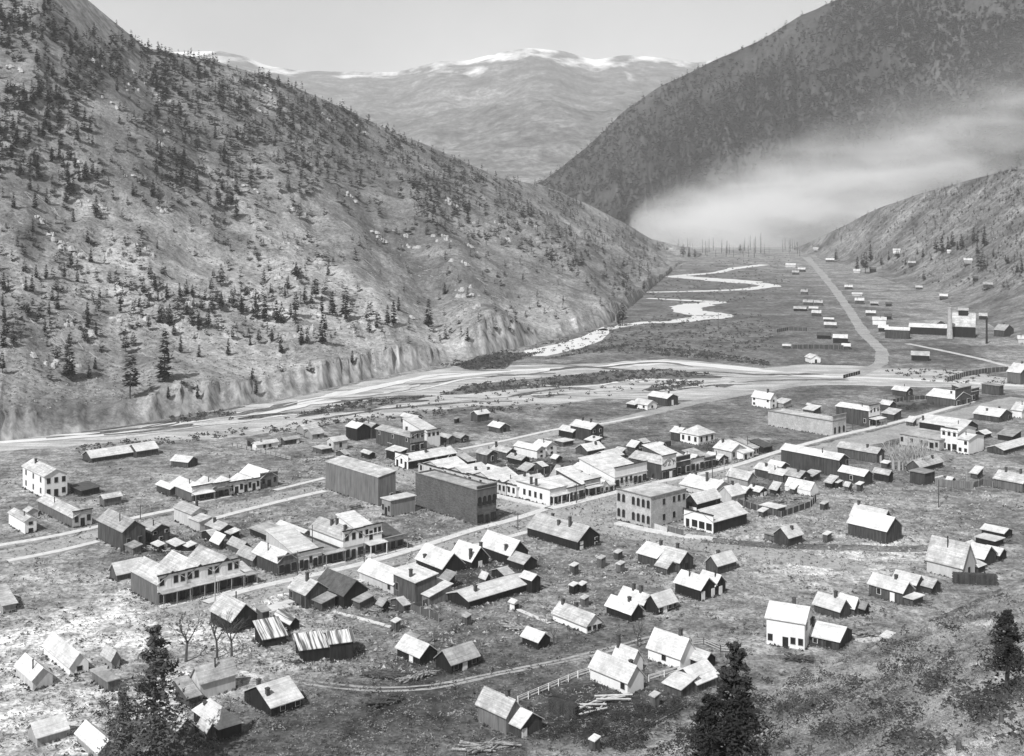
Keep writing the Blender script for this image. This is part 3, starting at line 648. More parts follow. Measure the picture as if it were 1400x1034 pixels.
h('shed', 'double white-roofed shed just behind the pale parapet row', 'shed', [B(682, 651, 663, 691, 644, 'b', 'dark', 'white'), B(693, 653, 682, 699, 649, 'b', 'dark', 'white')])
h('shed', 'dark lean-to heap shed near the black-sided building', 'shed', [B(640, 638, 627, 650, 633, 'sa', 'black', 'light')])
h('cottage', 'low cottage with bright roof and left gable below the two-storey dark house', 'cottage', [B(803, 623, 787, 826, 617, 'a', 'dark', 'white', rh=2.6, ch=[(.7, -.4, .9)])])
h('cottage', 'low cottage with bright roof right of and below its twin', 'cottage', [B(831, 633, 812, 852, 626, 'a', 'dark', 'white', rh=2.4)])
h('shed', 'white-topped shed between the dark two-storey house and its neighbour', 'shed', [B(770, 611, 758, 784, 605, 'flat', 'dark', 'white')])
h('shed', 'small shed with white roof behind the bright-roofed twin cottages', 'shed', [B(812, 610, 800, 822, 604, 'sb', 'dark', 'white', ch=[(.6, 0, .9)])])
# centre
h('hall', 'huge plain wooden hall with tall windowless plank side', 'hall', [B(517, 692, 445, 541, 653, 'sb', 'mid', 'light', R='.w', rh=.9, oh=.2)])
h('store', 'low stone store with flat white roof between hall and brick block', 'store', [B(534, 707, 522, 567.5, 685, 'flat', 'grey', 'white', L='wdw')])
h('store', 'two-storey dark brick block with arched windows and black shopfront', 'store', [B(652, 718, 568, 678.5, 670, 'para', 'brick_dark', 'light', R='aaaa/gdg', fr='glass', ff=('R', 665), ffc='mid')])
h('store', 'white corner store at the crossing with four side windows', 'store', [B(751.5, 692, 706, 774.5, 670, 'para', 'white', 'white', R='gdgg', L='.wwww.', ch=[(.3, .4, 1.3), (.2, .0, 1.4)], porch=('R', 1.6, 2.8, 'white'))])
h('store', 'low white store with gabled roof left of the corner store', 'store', [B(706, 681, 692, 730, 666, 'a', 'white', 'white', L='.ww', ff=('L', 664), ffc='white', lb=6.2, la=12, ch=[(.5, 0, 1.3)])])
h('store', 'low pale store with triple window, third from the corner store', 'store', [B(692, 678, 676, 715, 664, 'a', 'pale', 'white', L='www', ff=('L', 661), ffc='pale', la=11)])
h('store', 'long pale parapet row running behind the brick block', 'store', [
    B(676, 674, 640, 690, 660, 'a', 'pale', 'white', L='w.w.w', ff=('L', 657), ffc='pale', la=10, rh=3.4, ch=[(.5, .4, 1)]),
    B(640, 665, 606, 650, 652, 'a', 'pale', 'white', L='w.w.w', ff=('L', 649), ffc='pale', la=10, rh=3.0, ch=[(.5, -.6, 1)]),
    B(606, 656, 573, 620, 644, 'a', 'pale', 'white', L='w.w.w', ff=('L', 641), ffc='pale', la=10, rh=3.2, ch=[(.6, .8, 1)])])
h('store', 'low store with dark open front right of the corner store', 'store', [B(775, 686.5, 760, 798, 674, 'sa', 'pale', 'white', R='gdg', ff=('R', 668), ffc='white', lb=10)])
h('store', 'square-fronted store with deep dark porch on the upper block', 'store', [B(799, 680.5, 780, 820, 664, 'sa', 'dark', 'white', R='gdg', ff=('R', 658), ffc='pale', porch=('R', 1.8, 2.8, 'light'), lb=12)])
h('store', 'narrow white gabled shop wedged between two square fronts', 'store', [B(821, 675, 810, 832, 666, 'b', 'white', 'white', R='ww', lb=10, rh=2.6)])
h('shed', 'low white shop front beside the narrow gabled shop', 'store', [B(832, 672, 824, 840, 664, 'sa', 'white', 'white', R='d', lb=8)])
h('store', 'long white store with wide cornice facing the stone hotel', 'store', [B(840, 668.5, 822, 883.5, 653, 'sa', 'white', 'white', R='gwwwgdg', ff=('R', 640), ffc='white', lb=15, ch=[(.3, 0, 1.2)])])
h('house', 'broad pale hip-roofed building behind the corner store', 'house', [B(785, 672, 752, 804, 660, 'b', 'pale', 'light', rh=5.0, ch=[(.7, -.3, 1.4)]), B(800, 660, 770, 842, 654, 'b', 'pale', 'white', rh=3)])
h('warehouse', 'dark-walled shed with long white roof behind the upper block', 'shed', [B(842, 654, 795, 872, 646, 'b', 'black', 'white', rh=2.6)])
h('store', 'black-sided store with a white lettered sign panel', 'store', [B(905, 657, 861, 923.5, 635, 'b', 'dark', 'light', R='gdDg', ff=('R', 624), ffc='white', sign='U Z Y', rh=2.6)])
h('store', 'dark store with grey cornice right of the lettered sign', 'store', [B(924.5, 651, 905, 943, 632, 'sa', 'dark', 'white', R='gdg', ff=('R', 625), ffc='dark', lb=14)])
h('store', 'white-fronted store with small gable, right of the dark cornice store', 'store', [B(944, 646, 930, 962, 633, 'b', 'white', 'white', R='gdg', ff=('R', 628), ffc='white', rh=3.2)])
h('store', 'dark little shop next to the white-fronted store', 'store', [B(963, 641.5, 952, 978, 631, 'sa', 'mid', 'light', R='gdg', ff=('R', 626), ffc='mid', lb=9)])
h('house', 'white villa with pyramid hip roof and tall windows', 'house', [B(955, 609, 930, 977, 596, 'hip', 'white', 'white', R='www', L='www', rh=3.2, ch=[(.5, 0, 1.4)]), B(929, 604, 917, 942, 592, 'b', 'dark', 'white', rh=2.2, ch=[(.5, 0, 1)])])
h('house', 'pale steep-roofed house right of the white villa', 'house', [B(1000, 629, 976, 1019, 617, 'b', 'pale', 'white', R='w.w', ch=[(.8, -.2, 1.2)])])
h('store', 'low dark-gabled shop before the pale steep-roofed house', 'store', [B(982, 637, 975, 996, 629, 'b', 'dark', 'white', R='ww', lb=6)])
h('store', 'shop with broad white awning roof farther up main street', 'store', [B(1016, 629, 1000, 1030, 620, 'sa', 'white', 'white', R='dw', lb=10), B(1030, 624, 1015, 1037, 613, 'sa', 'white', 'light', R='ww', lb=8)])
h('shed', 'black shed at the end of the upper main street row', 'shed', [B(1044, 620, 1036, 1056, 612, 'sa', 'black', 'dark', lb=6)])
h('hotel', 'two-storey stone hotel with arched windows at the street corner', 'hotel', [B(890, 722.5, 843, 938, 680, 'para', 'stone', 'light', L='aa.aaaa/aa.aaaa', R='..w.www/..w.w.w', fr='trim_grey')])
h('store', 'small white-fronted store with jet black side right of stone hotel', 'store', [B(975, 730, 936, 1021, 714, 'a', 'black', 'white', L='dggg', ff=('L', 705), ffc='white', rh=3.6)])
h('cottage', 'dark gabled cottage tucked behind the white-fronted black-sided store', 'cottage', [B(953, 706, 936.5, 985, 688, 'a', 'black', 'white', L='.DD', rh=3.2)])
h('warehouse', 'wide pale-roofed building with tall stovepipe behind the hotel', 'warehouse', [B(975, 681, 930, 1003, 672, 'b', 'pale', 'white', rh=3.4, ch=[(.4, -.3, 2.6), (.9, .2, 1)])])
h('house', 'pale gable-fronted house right of the tall stovepipe', 'house', [B(1000, 690, 981, 1018, 678, 'a', 'pale', 'white', rh=3.4, ch=[(.6, 0, 1)])])
h('house', 'white-roofed house beside the leaning plank yard', 'house', [B(1022, 667, 994, 1034, 656, 'b', 'grey', 'light', rh=3)])
h('house', 'low house with white roof and bright gable windows', 'cottage', [B(1038, 680, 1022, 1049, 673, 'b', 'dark', 'white', R='DD', ch=[(.7, -.3, 1)])])
h('shed', 'white-topped shed between two larger cottages behind the hotel', 'shed', [B(1018, 681, 1003, 1030, 674, 'b', 'dark', 'white')])
h('house', 'dark-walled house with bright roof, left of the roof cluster', 'house', [B(1055, 656, 1032, 1069, 645, 'b', 'dark', 'white', ch=[(.5, -.4, .9)])])
h('shed', 'small white roof at the back of the roof cluster', 'shed', [B(1068, 645, 1050, 1078, 638, 'b', 'dark', 'white')])
h('house', 'middle dark house of the roof cluster', 'house', [B(1070, 660, 1052, 1083, 650, 'b', 'dark', 'white')])
h('house', 'right-hand dark house of the roof cluster with grey front', 'house', [B(1093, 664, 1070, 1108, 653, 'b', 'dark', 'white', R='w', ch=[(.3, -.3, .8)])])
h('shed', 'low lean-to with pale roof at the right of the roof cluster', 'shed', [B(1110, 659, 1098, 1121, 653, 'sb', 'dark', 'light')])
h('shed', 'low board shed with white roof by the plank yard', 'shed', [B(1062, 704, 1040, 1071, 696, 'flat', 'dark', 'white', la=4)])
h('outhouse', 'twin-topped little shed below the plank yard', 'outhouse', [B(1043, 708, 1037, 1049, 700, 'sb', 'dark', 'white')])
h('cottage', 'grey plank cottage with lean-to alone on the common', 'cottage', [B(1078, 748, 1058, 1097, 735, 'a', 'dark', 'white', rh=3.2, ch=[(.55, -.4, .8)]), B(1062, 742, 1045, 1080, 736, 'sb', 'mid', 'mid', rh=.6)])
h('warehouse', 'large dark two-storey store with pale-framed end windows', 'store', [B(1147, 653, 1068, 1160, 629, 'b', 'dark', 'white', R='w.w/w.w', rh=2.2)])
h('house', 'long white-roofed dark house behind the large dark store', 'house', [B(1199, 634, 1145, 1209, 620, 'b', 'dark', 'white', R='D', rh=2.2, ch=[(.3, -.3, 1)])])
h('house', 'dark cottage with side window in front of the large dark store', 'cottage', [B(1181, 664, 1147, 1193, 651, 'b', 'dark', 'white', L='.w.', rh=2.2)])
h('shed', 'black shed with white roof right of the side-window cottage', 'shed', [B(1215, 660, 1194, 1221, 649, 'b', 'black', 'white', rh=1.6)])
h('outhouse', 'dark outhouse with white top below the black shed', 'outhouse', [B(1176, 672, 1171, 1180, 663, 'sb', 'dark', 'white')])
h('shed', 'small square shed beside the bare aspen grove', 'shed', [B(1213, 641, 1205, 1217, 634, 'sb', 'dark', 'white')])
h('house', 'long low house with left gable beside the aspen grove', 'house', [B(1258, 647, 1240, 1289, 639, 'a', 'dark', 'white', rh=3, ch=[(.7, -.4, 1)])])
h('shed', 'dark board shed with flat roof in front of the low gabled house', 'shed', [B(1264, 664, 1244, 1278, 648, 'flat', 'dark', 'mid')])
h('house', 'long grey house with two chimneys cut by the right edge', 'house', [B(1398, 674, 1359, 1413, 661, 'b', 'mid', 'white', rh=3, ch=[(.25, 0, 1.4), (.75, -.1, 1.4)])])
h('store', 'white two-storey store facing the plank walk near the right edge', 'store', [B(1309, 618, 1287, 1334, 592, 'b', 'white', 'white', L='www/gdg', ff=('L', 587), ffc='white', rh=2.6), B(1324, 622, 1309, 1345, 602, 'b', 'white', 'white', L='.w/ww', rh=1.8)])
h('store', 'low stone row with dark doorway left of the white two-storey store', 'store', [B(1284, 617, 1230, 1312, 602, 'flat', 'stone', 'light', L='w.w.wwgw')])
h('warehouse', 'broad white roofed hall behind the low stone row', 'hall', [B(1318, 601, 1257, 1337, 586, 'b', 'black', 'white', R='w.w', rh=3.5, ch=[(.95, -.8, 1.6)])])
h('store', 'white-fronted two-storey store with dark side and long porch', 'store', [B(1188, 584, 1143, 1202, 562, 'b', 'dark', 'white', R='www/gdg', L='...w', ff=('R', 555), ffc='white', rh=1.6, porch=('R', 3.2, 3.0, 'white'))])
h('store', 'one-storey stone store with three dark arches and plain side', 'store', [B(1138, 597, 1050, 1156, 576, 'para', 'stone', 'light', R='aaa', fr='glass', ff=('R', 569), ffc='stone')])
h('house', 'small dark gabled house behind the long porch store', 'house', [B(1216, 562, 1203, 1225, 554, 'b', 'dark', 'white')])
h('shed', 'white-roofed awning shed right of the long porch store', 'shed', [B(1222, 575, 1206, 1232, 567, 'sb', 'dark', 'white')])
h('house', 'dark gable-ended house at the edge of the far gravel', 'house', [B(1239, 543, 1220, 1248, 535, 'b', 'dark', 'white', R='w')])
h('store', 'wide white-roofed store with dark square front, upper right', 'store', [B(1306, 557, 1267, 1327, 546, 'b', 'dark', 'white', R='gdg', ff=('R', 532), ffc='dark', rh=3.6, ch=[(.3, -.4, 1)])])
h('store', 'narrow dark-fronted shop beside the wide white-roofed store', 'store', [B(1328, 549, 1316, 1338, 536, 'sa', 'dark', 'light', R='gd', ff=('R', 532), ffc='dark', lb=9)])
h('house', 'dark box-like house with flat roof at upper right', 'house', [B(1366, 541, 1342, 1372, 528, 'flat', 'dark', 'mid')])
h('house', 'dark-walled house with white roof at the right frame edge', 'house', [B(1395, 526, 1377, 1414, 510, 'b', 'mid', 'white', ch=[(.4, 0, 1)])])
h('house', 'broad house with large white roof and dark gable near right edge', 'house', [B(1366, 578, 1331, 1384, 570, 'b', 'dark', 'white', R='dw', rh=3.4, ch=[(.6, -.5, .9), (.3, .2, .9)])])
h('house', 'small white house touching the right frame edge', 'house', [B(1397, 572, 1383, 1412, 562, 'b', 'white', 'light', R='w')])
h('shed', 'long white-roofed low shed running off the right edge', 'shed', [B(1372, 622, 1366, 1420, 616, 'a', 'dark', 'white', lb=6, rh=1.6)])
h('shed', 'black ruin-like shed with a white board near the right edge', 'shed', [B(1384, 604, 1364, 1396, 597, 'sb', 'black', 'mid')])
h('house', 'tall white gabled house with side windows alone by the river road', 'house', [B(1053, 559, 1028, 1062, 546, 'b', 'white', 'white', R='w/w', L='w..w/w...', rh=3.4, ch=[(.3, 0, 1.4)]), B(1071, 558, 1058, 1080, 552, 'sb', 'grey', 'white', la=5)])
h('cottage', 'small white cottage with dark lean-to beside the gravel', 'cottage', [B(885, 561, 866, 898, 554, 'b', 'white', 'white', R='w', L='ww'), B(868, 559, 857, 875, 554.5, 'sb', 'black', 'white')])
h('house', 'long dark house with white roof behind the small white cottage', 'house', [B(912, 556, 886, 927, 545, 'b', 'dark', 'white', R='D', rh=2.2, ch=[(.2, 0, 1)])])
h('shed', 'low white-roofed shed right of the tall gabled house', 'shed', [B(1112, 567, 1098, 1122, 563, 'sb', 'dark', 'white')])
h('shed', 'little white hut near the tall gabled house', 'shed', [B(1107, 559, 1103, 1110, 555, 'b', 'white', 'white')])
h('barn', 'big dark plank barn with white roof and cross wing on the common', 'barn', [B(1212, 744, 1159.5, 1233, 726, 'b', 'dark', 'white', rh=4.4), B(1206, 727, 1163, 1220, 714, 'b', 'dark', 'white', rh=4.2, ch=[(.9, 0, .8)])])
# front street, lower left
h('hotel', 'long white two-storey hotel with full-length veranda', 'hotel', [
    B(216, 829, 179, 254, 799, 'b', 'mid', 'light', R='wDww/gdgd', rh=3.6, porch=('R', 2.6, 3.1, 'light'), ff=('R', 788), ffc='white', fr='trim_grey'),
    B(254.5, 819, 218, 291, 790, 'b', 'mid', 'light', R='wwDw/gdgd', rh=3.8, porch=('R', 2.6, 3.1, 'light'), ff=('R', 779), ffc='white', fr='trim_grey'),
    B(291.5, 810, 256, 327, 782, 'b', 'mid', 'light', R='wDww/gdgd', rh=4.2, porch=('R', 2.6, 3.1, 'light'), ff=('R', 771), ffc='white', fr='trim_grey'),
    B(330, 801, 315, 348, 789, 'sa', 'dark', 'light', R='gd', lb=6, porch=('R', 1.6, 2.4, 'mid'))])
h('house', 'dark-walled house with bright roof left of the veranda hotel', 'house', [B(160, 795, 150, 197, 785, 'a', 'dark', 'white', rh=3.2, ch=[(.4, .6, .8)])])
h('store', 'dark-sided shop with glazed front right of the veranda hotel', 'store', [B(380, 788, 346, 405, 769, 'b', 'dark', 'white', R='gdg', ff=('R', 762), ffc='mid', rh=3)])
h('shed', 'low dark annex with white roof behind the glazed shop', 'shed', [B(346, 776, 325, 362, 765, 'b', 'dark', 'white', rh=2.6)])
h('store', 'low white shop with square front, left of the white two-storey pair', 'store', [B(408.5, 781, 380, 440, 762, 'sa', 'pale', 'white', R='gdwdg', ff=('R', 756), ffc='white', lb=15)])
h('store', 'dark-fronted flat-roofed shop touching the white two-storey pair', 'store', [B(441, 774, 385, 468, 756, 'para', 'dark', 'mid', R='gdgg', porch=('R', 1.6, 2.9, 'light'), fr='trim_grey')])
h('store', 'white two-storey store with hipped roof, left of the pair', 'store', [B(469, 767, 424, 497, 738, 'b', 'white', 'light', R='www/gdg', ff=('R', 727), ffc='white', rh=3.2, ch=[(.55, -.3, 1.4), (.45, -.1, 1.4), (.15, -.3, 1.2)])])
h('store', 'white two-storey store with balcony porch, right of the pair', 'store', [B(498, 760, 478, 521, 732, 'sa', 'white', 'white', R='wdww/gdg', ff=('R', 720), ffc='white', porch=('R', 2.8, 3.0, 'white'), lb=12)])
h('store', 'small shop with dark sloping awning at the end of the front street', 'store', [B(523, 755, 512, 551, 740, 'sa', 'grey', 'dark', R='gdg', ff=('R', 737), ffc='grey', porch=('R', 2.2, 2.8, 'dark'), lb=8)])
h('house', 'dark house with pale roof and big brick stack, lower main street', 'house', [B(418, 832, 395, 449, 813, 'b', 'dark', 'light', L='w.d', rh=3.4, ch=[(.45, -.2, 1.8)]), B(440, 836, 429, 458, 825, 'sb', 'dark', 'mid')])
h('barn', 'black-roofed barn next to the house with the big brick stack', 'barn', [B(470, 833, 432, 503, 814, 'b', 'black', 'dark', rh=4), B(492, 834, 471, 511, 826, 'sb', 'dark', 'mid')])
h('warehouse', 'pale plank warehouse with dark false front seen from behind', 'warehouse', [B(538, 813, 491, 566, 799, 'b', 'pale', 'white', L='...w', rh=3.4)])
h('house', 'tall flat-roofed dark house beside the pale plank warehouse', 'house', [B(568, 826, 538, 597, 797, 'sb', 'dark', 'white', L='w..', rh=.8, ch=[(.2, -.2, 1.6)])])
h('house', 'low double-roofed plank house below the tall flat-roofed one', 'cottage', [B(587, 828, 568, 617, 816, 'sb', 'mid', 'white', rh=1.4), B(600, 817, 585, 610, 806, 'b', 'mid', 'white', rh=1.5)])
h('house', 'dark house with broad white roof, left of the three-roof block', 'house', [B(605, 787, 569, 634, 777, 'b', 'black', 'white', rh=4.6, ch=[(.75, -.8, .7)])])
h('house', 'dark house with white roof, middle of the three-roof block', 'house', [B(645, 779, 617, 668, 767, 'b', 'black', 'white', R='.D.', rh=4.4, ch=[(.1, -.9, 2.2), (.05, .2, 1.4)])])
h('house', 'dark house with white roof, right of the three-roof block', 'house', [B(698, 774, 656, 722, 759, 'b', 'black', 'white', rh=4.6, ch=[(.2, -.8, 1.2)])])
h('shed', 'black shed with white roof beside the three-roof block', 'shed', [B(716, 782, 696, 734, 771, 'b', 'black', 'white', rh=2.2)])
h('warehouse', 'very long black shed with white roof and raised end', 'shed', [B(641, 833, 628, 726, 822, 'a', 'black', 'white', lb=7, rh=1.8, ch=[(.2, -.4, 1.3)]), B(727, 812, 712, 739, 793, 'b', 'black', 'white', rh=1.4)])
h('house', 'big black house with broad white roof beside main street crossing', 'house', [B(790, 753, 721, 820, 740, 'b', 'black', 'white', R='D.w/D.w', rh=4.6, ch=[(.3, -.3, 2.4), (.5, -.4, 1.2), (.75, .2, 1)])])
h('cottage', 'low white cottage with hip-like grey roof and dark front doors', 'cottage', [B(802, 866.5, 756, 823, 856, 'b', 'white', 'light', R='wwd', rh=2.8, ch=[(.6, .3, 1.2), (.9, -.1, 1)])])
h('shed', 'small jet black shed standing alone in the grass', 'shed', [B(736, 889, 714, 752, 877, 'b', 'black', 'white', rh=2)])
h('cottage', 'black cottage with white door between two white-framed windows', 'cottage', [B(617, 922, 596, 654, 908, 'a', 'black', 'white', R='wDw', rh=3, ch=[(.4, .5, 1.0)])])
h('cabin', 'dark cabin with open white door left of the white-windowed cottage', 'cabin', [B(574, 911, 543, 598, 898, 'b', 'black', 'white', L='.dD.', rh=2.8), B(560, 889, 548, 572, 880, 'sb', 'black', 'mid')])
h('outhouse', 'small white outhouse at the start of the plank footpath', 'outhouse', [B(703, 835, 697, 710, 826, 'b', 'white', 'white', R='d')])
for (x, y, hh, lb, wc) in [(785, 787, 12, 'dark outhouse left of the pair above the long footpath', 'dark'), (822, 777, 12, 'grey outhouse higher on the slope above the cottages', 'mid'), (784, 813, 11, 'black outhouse, left one of the touching pair', 'black'), (796, 811, 10, 'black outhouse, right one of the touching pair', 'black'), (799, 830, 10, 'grey outhouse just above the low white cottage', 'mid'), (541, 864, 12, 'lone outhouse at the end of the thin footpath', 'dark'), (638, 856, 11, 'dark outhouse below the very long black shed', 'dark'), (845, 766, 9, 'outhouse left of the cottage cluster, upper', 'dark'), (848, 783, 10, 'outhouse left of the cottage cluster, lower', 'mid'), (1131, 742, 10, 'dark outhouse left of the big plank barn', 'dark'), (1127, 698, 8, 'dark outhouse on the pale common above the lone cottage', 'dark'), (895, 969, 15, 'board outhouse below the plank-roofed barn', 'mid'), (813, 1028, 13, 'white-topped outhouse at the bottom edge among bushes', 'dark'), (1146, 668, 7, 'tiny black outhouse below the roof cluster', 'black')]:
    h('outhouse', lb, 'outhouse', [B(x, y, x - 6, x + 6, y - hh, 'sb', wc, 'white' if wc != 'mid' else 'light', rh=.35, oh=.15)])
# cottages right of centre
h('house', 'cluster cottage of joined dark roofs above the common', 'cottage', [B(898, 777, 872, 925, 763, 'b', 'dark', 'white', rh=3, ch=[(.3, 0, 1.1)]), B(929, 784, 903, 948, 769, 'b', 'dark', 'white', R='d', rh=3.2, ch=[(.5, .1, 1.4)]), B(912, 786, 897, 925, 777, 'b', 'dark', 'white', rh=1.8)])
h('cabin', 'dark cabin with left gable right of the joined dark roofs', 'cabin', [B(981, 786, 965, 1006.5, 773, 'a', 'dark', 'white', rh=2.8, ch=[(.4, .2, 1)])])
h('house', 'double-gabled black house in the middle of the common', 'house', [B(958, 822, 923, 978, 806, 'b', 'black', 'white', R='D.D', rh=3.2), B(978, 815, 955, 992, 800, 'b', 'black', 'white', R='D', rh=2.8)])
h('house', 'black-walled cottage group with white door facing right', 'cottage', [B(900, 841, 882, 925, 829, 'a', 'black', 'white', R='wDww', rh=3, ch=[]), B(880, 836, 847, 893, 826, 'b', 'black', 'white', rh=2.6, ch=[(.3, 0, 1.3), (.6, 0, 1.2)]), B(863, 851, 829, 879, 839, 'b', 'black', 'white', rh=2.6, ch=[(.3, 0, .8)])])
h('house', 'white-walled cottage with one window and tall roof above the pines', 'cottage', [B(930, 916.5, 886, 951, 899, 'b', 'white', 'white', L='..w..', rh=4.6, ch=[(.25, .1, 1.6)]), B(962, 917, 932, 978, 908, 'b', 'black', 'light', rh=2)])
h('house', 'large white cottage with two stacks inside a railed yard', 'cottage', [B(858, 951, 807, 880, 932, 'b', 'white', 'white', L='...w', rh=3.6, ch=[(.25, .6, 1.3)]), B(863, 922, 838, 879, 908, 'b', 'white', 'white', rh=3.4, ch=[(.95, -.2, 2.2)])])
h('barn', 'plank barn with two white roofs below the white-walled cottage', 'barn', [B(953, 948, 940, 982, 935, 'a', 'dark', 'white', rh=3, lb=6), B(931, 955, 908, 953, 947, 'sb', 'dark', 'white', rh=1.2)])
h('house', 'plank house with steep white roof and lower front room, bottom centre', 'house', [B(692, 1005, 653, 714, 979, 'b', 'mid', 'white', rh=3.4, ch=[(.25, .1, 1.3)]), B(712, 1010, 690, 741, 994, 'b', 'dark', 'white', R='D..', rh=2.6, ch=[(.4, .2, .8)])])
h('house', 'white two-storey house with black end wall on the right slope', 'house', [B(1100, 889.5, 1048, 1122, 852, 'b', 'white', 'white', L='..../w.dww', R='ww/..', rot=62, la=6.5, rh=3.4, ch=[(.4, .1, 1.4)]), B(1147, 890, 1101, 1165, 877, 'b', 'dark', 'white', L='.w.d.', rot=55, rh=2.6, ch=[(.9, -.4, 1.8)])])
h('house', 'dark house with two white gables behind the white two-storey house', 'house', [B(1148, 847, 1113, 1162, 835, 'b', 'dark', 'white', rh=3, ch=[(.35, 0, 1.2)]), B(1168, 842, 1146, 1176, 830, 'b', 'dark', 'white', rh=2.6)])
h('shed', 'black shed at the right of the two white gables', 'shed', [B(1182, 842, 1172, 1188, 834, 'b', 'black', 'mid', rh=1.4)])
h('house', 'long dark house with white roof on the right-hand slope', 'house', [B(1234, 827, 1188, 1249, 810, 'b', 'dark', 'white', L='.w.D.', rh=2.8, ch=[(.35, 0, .8)]), B(1248, 830, 1229, 1262, 821, 'flat', 'dark', 'white')])
h('shed', 'dark shed with white roof behind the long house on the slope', 'shed', [B(1252, 812, 1221, 1263, 799, 'b', 'dark', 'white', rh=2.4)])
h('shed', 'smaller dark shed with white roof above the long house on the slope', 'shed', [B(1274, 813, 1254, 1286, 803, 'b', 'dark', 'white', rh=2)])
h('house', 'tall pale house with very steep roof at the right edge slope', 'house', [B(1316, 794, 1267, 1333, 775, 'b', 'pale', 'light', R='w', rh=7.5), B(1337, 785, 1320, 1347, 780, 'hip', 'dark', 'white', rh=1.6, ch=[(.6, 0, .8)])])
h('house', 'dark house with bright gabled roof right of the steep-roofed house', 'house', [B(1345, 776, 1322, 1362, 764, 'b', 'dark', 'white', rh=3.6)])
h('shed', 'low black shed under a white roof at the right edge', 'shed', [B(1372, 738, 1342, 1384, 731, 'b', 'black', 'white', rh=1.2)])
h('shed', 'white-topped black shed under the overhanging slope, right edge', 'shed', [B(1366, 768, 1346, 1376, 761, 'b', 'black', 'white', rh=1.8)])
h('shed', 'long thin white roof at the right edge above the steep-roofed house', 'shed', [B(1360, 749, 1334, 1372, 744, 'flat', 'black', 'white')])
h('shed', 'tiny white-roofed shed at the end of the pale drift by the slope', 'shed', [B(1214, 884, 1205, 1222, 878, 'sb', 'dark', 'white', rh=.4)])
# lower left
h('house', 'grey-walled house with pale roof behind the twin bare trees', 'house', [B(317, 867, 288, 353, 849, 'b', 'black', 'light', rh=4.4), B(359, 862, 350, 368, 837, 'sa', 'dark', 'light', rh=.4)])
h('shed', 'shack with striped loose plank roof, left of the ruined barn', 'shed', [B(360, 886, 350, 391, 874, 'sa', 'black', 'plank', rh=1.8, lb=5, rot=30)])
h('shed', 'small plank-roofed shed behind the striped shack', 'shed', [B(397, 863, 376, 409, 856, 'b', 'black', 'plank', rh=1.6)])
h('barn', 'ruined barn with broken striped plank roof', 'barn', [B(452, 905, 444, 483, 880, 'a', 'black', 'plank', rot=20, lb=6, rh=1.8), B(411, 907, 402, 452, 889, 'sa', 'black', 'plank', rot=20, lb=5.5, rh=1.0)])
h('house', 'plain white-walled house with lean-to beside the dark pine, lower left', 'house', [B(274, 957, 262, 322, 933, 'a', 'pale', 'light', rh=3.4), B(258, 967, 233, 273, 957, 'sa', 'dark', 'mid', rh=1.6, lb=5)])
h('cottage', 'dark cottage with hipped white roof and dormer, lower left', 'cottage', [B(300, 1013, 265, 330, 997, 'hip', 'black', 'white', rh=2.6, ch=[(.3, .6, 1.4), (.8, -.3, 1.2)]), B(284, 1012, 272, 295, 1000, 'b', 'dark', 'white', rh=1.6)])
h('cottage', 'dark cottage with wide swept white roof, bottom left of the tracks', 'cottage', [B(371, 981, 334, 412, 967, 'a', 'black', 'white', R='.w.w', L='d..', rh=3.6, ch=[(.1, -.5, 1.2), (.3, .6, 1.2)])])
h('cottage', 'half-hidden white-roofed cottage behind the dark pine', 'cottage', [B(243, 1012, 205, 266, 1003, 'b', 'dark', 'light', rh=2.4)])
h('house', 'pale washed-out cottage at the left edge of the bleached field', 'cottage', [B(45, 944, 22, 72, 929, 'b', 'pale', 'white', rh=2.6)])
h('house', 'pale washed-out house with one gable window in the bleached field', 'house', [B(96, 924, 60, 121, 911, 'b', 'white', 'white', R='w', rh=3.2)])
h('shed', 'small grey-walled shed with diamond-shaped pale roof left of the pine', 'shed', [B(153, 914, 140, 164, 901, 'b', 'grey', 'light', rh=2)])
h('shed', 'dark flat shed left of the pine', 'shed', [B(148, 946, 126, 161, 932, 'flat', 'mid', 'light')])
h('shed', 'long pale washed-out shed near the bottom left corner', 'shed', [B(51, 1021, 38, 92, 1013, 'a', 'grey', 'white', rh=2.4)])
h('house', 'pale house cut by the left frame edge', 'house', [B(4, 839, -26, 22, 828, 'a', 'grey', 'light', rh=3.4)])
h('shed', 'low white-roofed shed at the bottom edge below the pine', 'shed', [B(135, 1042, 105, 162, 1034, 'b', 'grey', 'white', rh=2.2)])
h('shed', 'tiny shack with bright roof, left of three behind the veranda hotel', 'shed', [B(217, 756, 208, 224, 751, 'sb', 'black', 'white')])
h('shed', 'shack with bright roof, middle of three behind the veranda hotel', 'shed', [B(241, 756, 229, 251, 750, 'sb', 'black', 'white')])
h('shed', 'shack with bright roof, right of three behind the veranda hotel', 'shed', [B(258, 757, 251, 267, 752, 'sb', 'black', 'white')])
h('shed', 'pale-roofed shed behind the glazed shop', 'shed', [B(330, 759, 312, 343, 752, 'b', 'dark', 'light', rh=2)])
h('shed', 'low black shed with white end roof in the vacant lots', 'shed', [B(372, 743, 342, 396, 735, 'sb', 'black', 'light', rh=.6)])
h('shed', 'pale-roofed shed behind the white two-storey pair', 'shed', [B(412, 741, 376, 428, 733, 'b', 'grey', 'white', rh=1.6)])
h('shed', 'low dark shack between the left white house and grey shed', 'shed', [B(112, 679, 96, 136, 673, 'sb', 'black', 'dark', rh=.4)])
h('tent', 'white canvas wall tent pitched in the plank yard', 'tent', [B(1108, 679, 1073, 1119, 675, 'b', 'white', 'white', rh=3.4, oh=.1)])
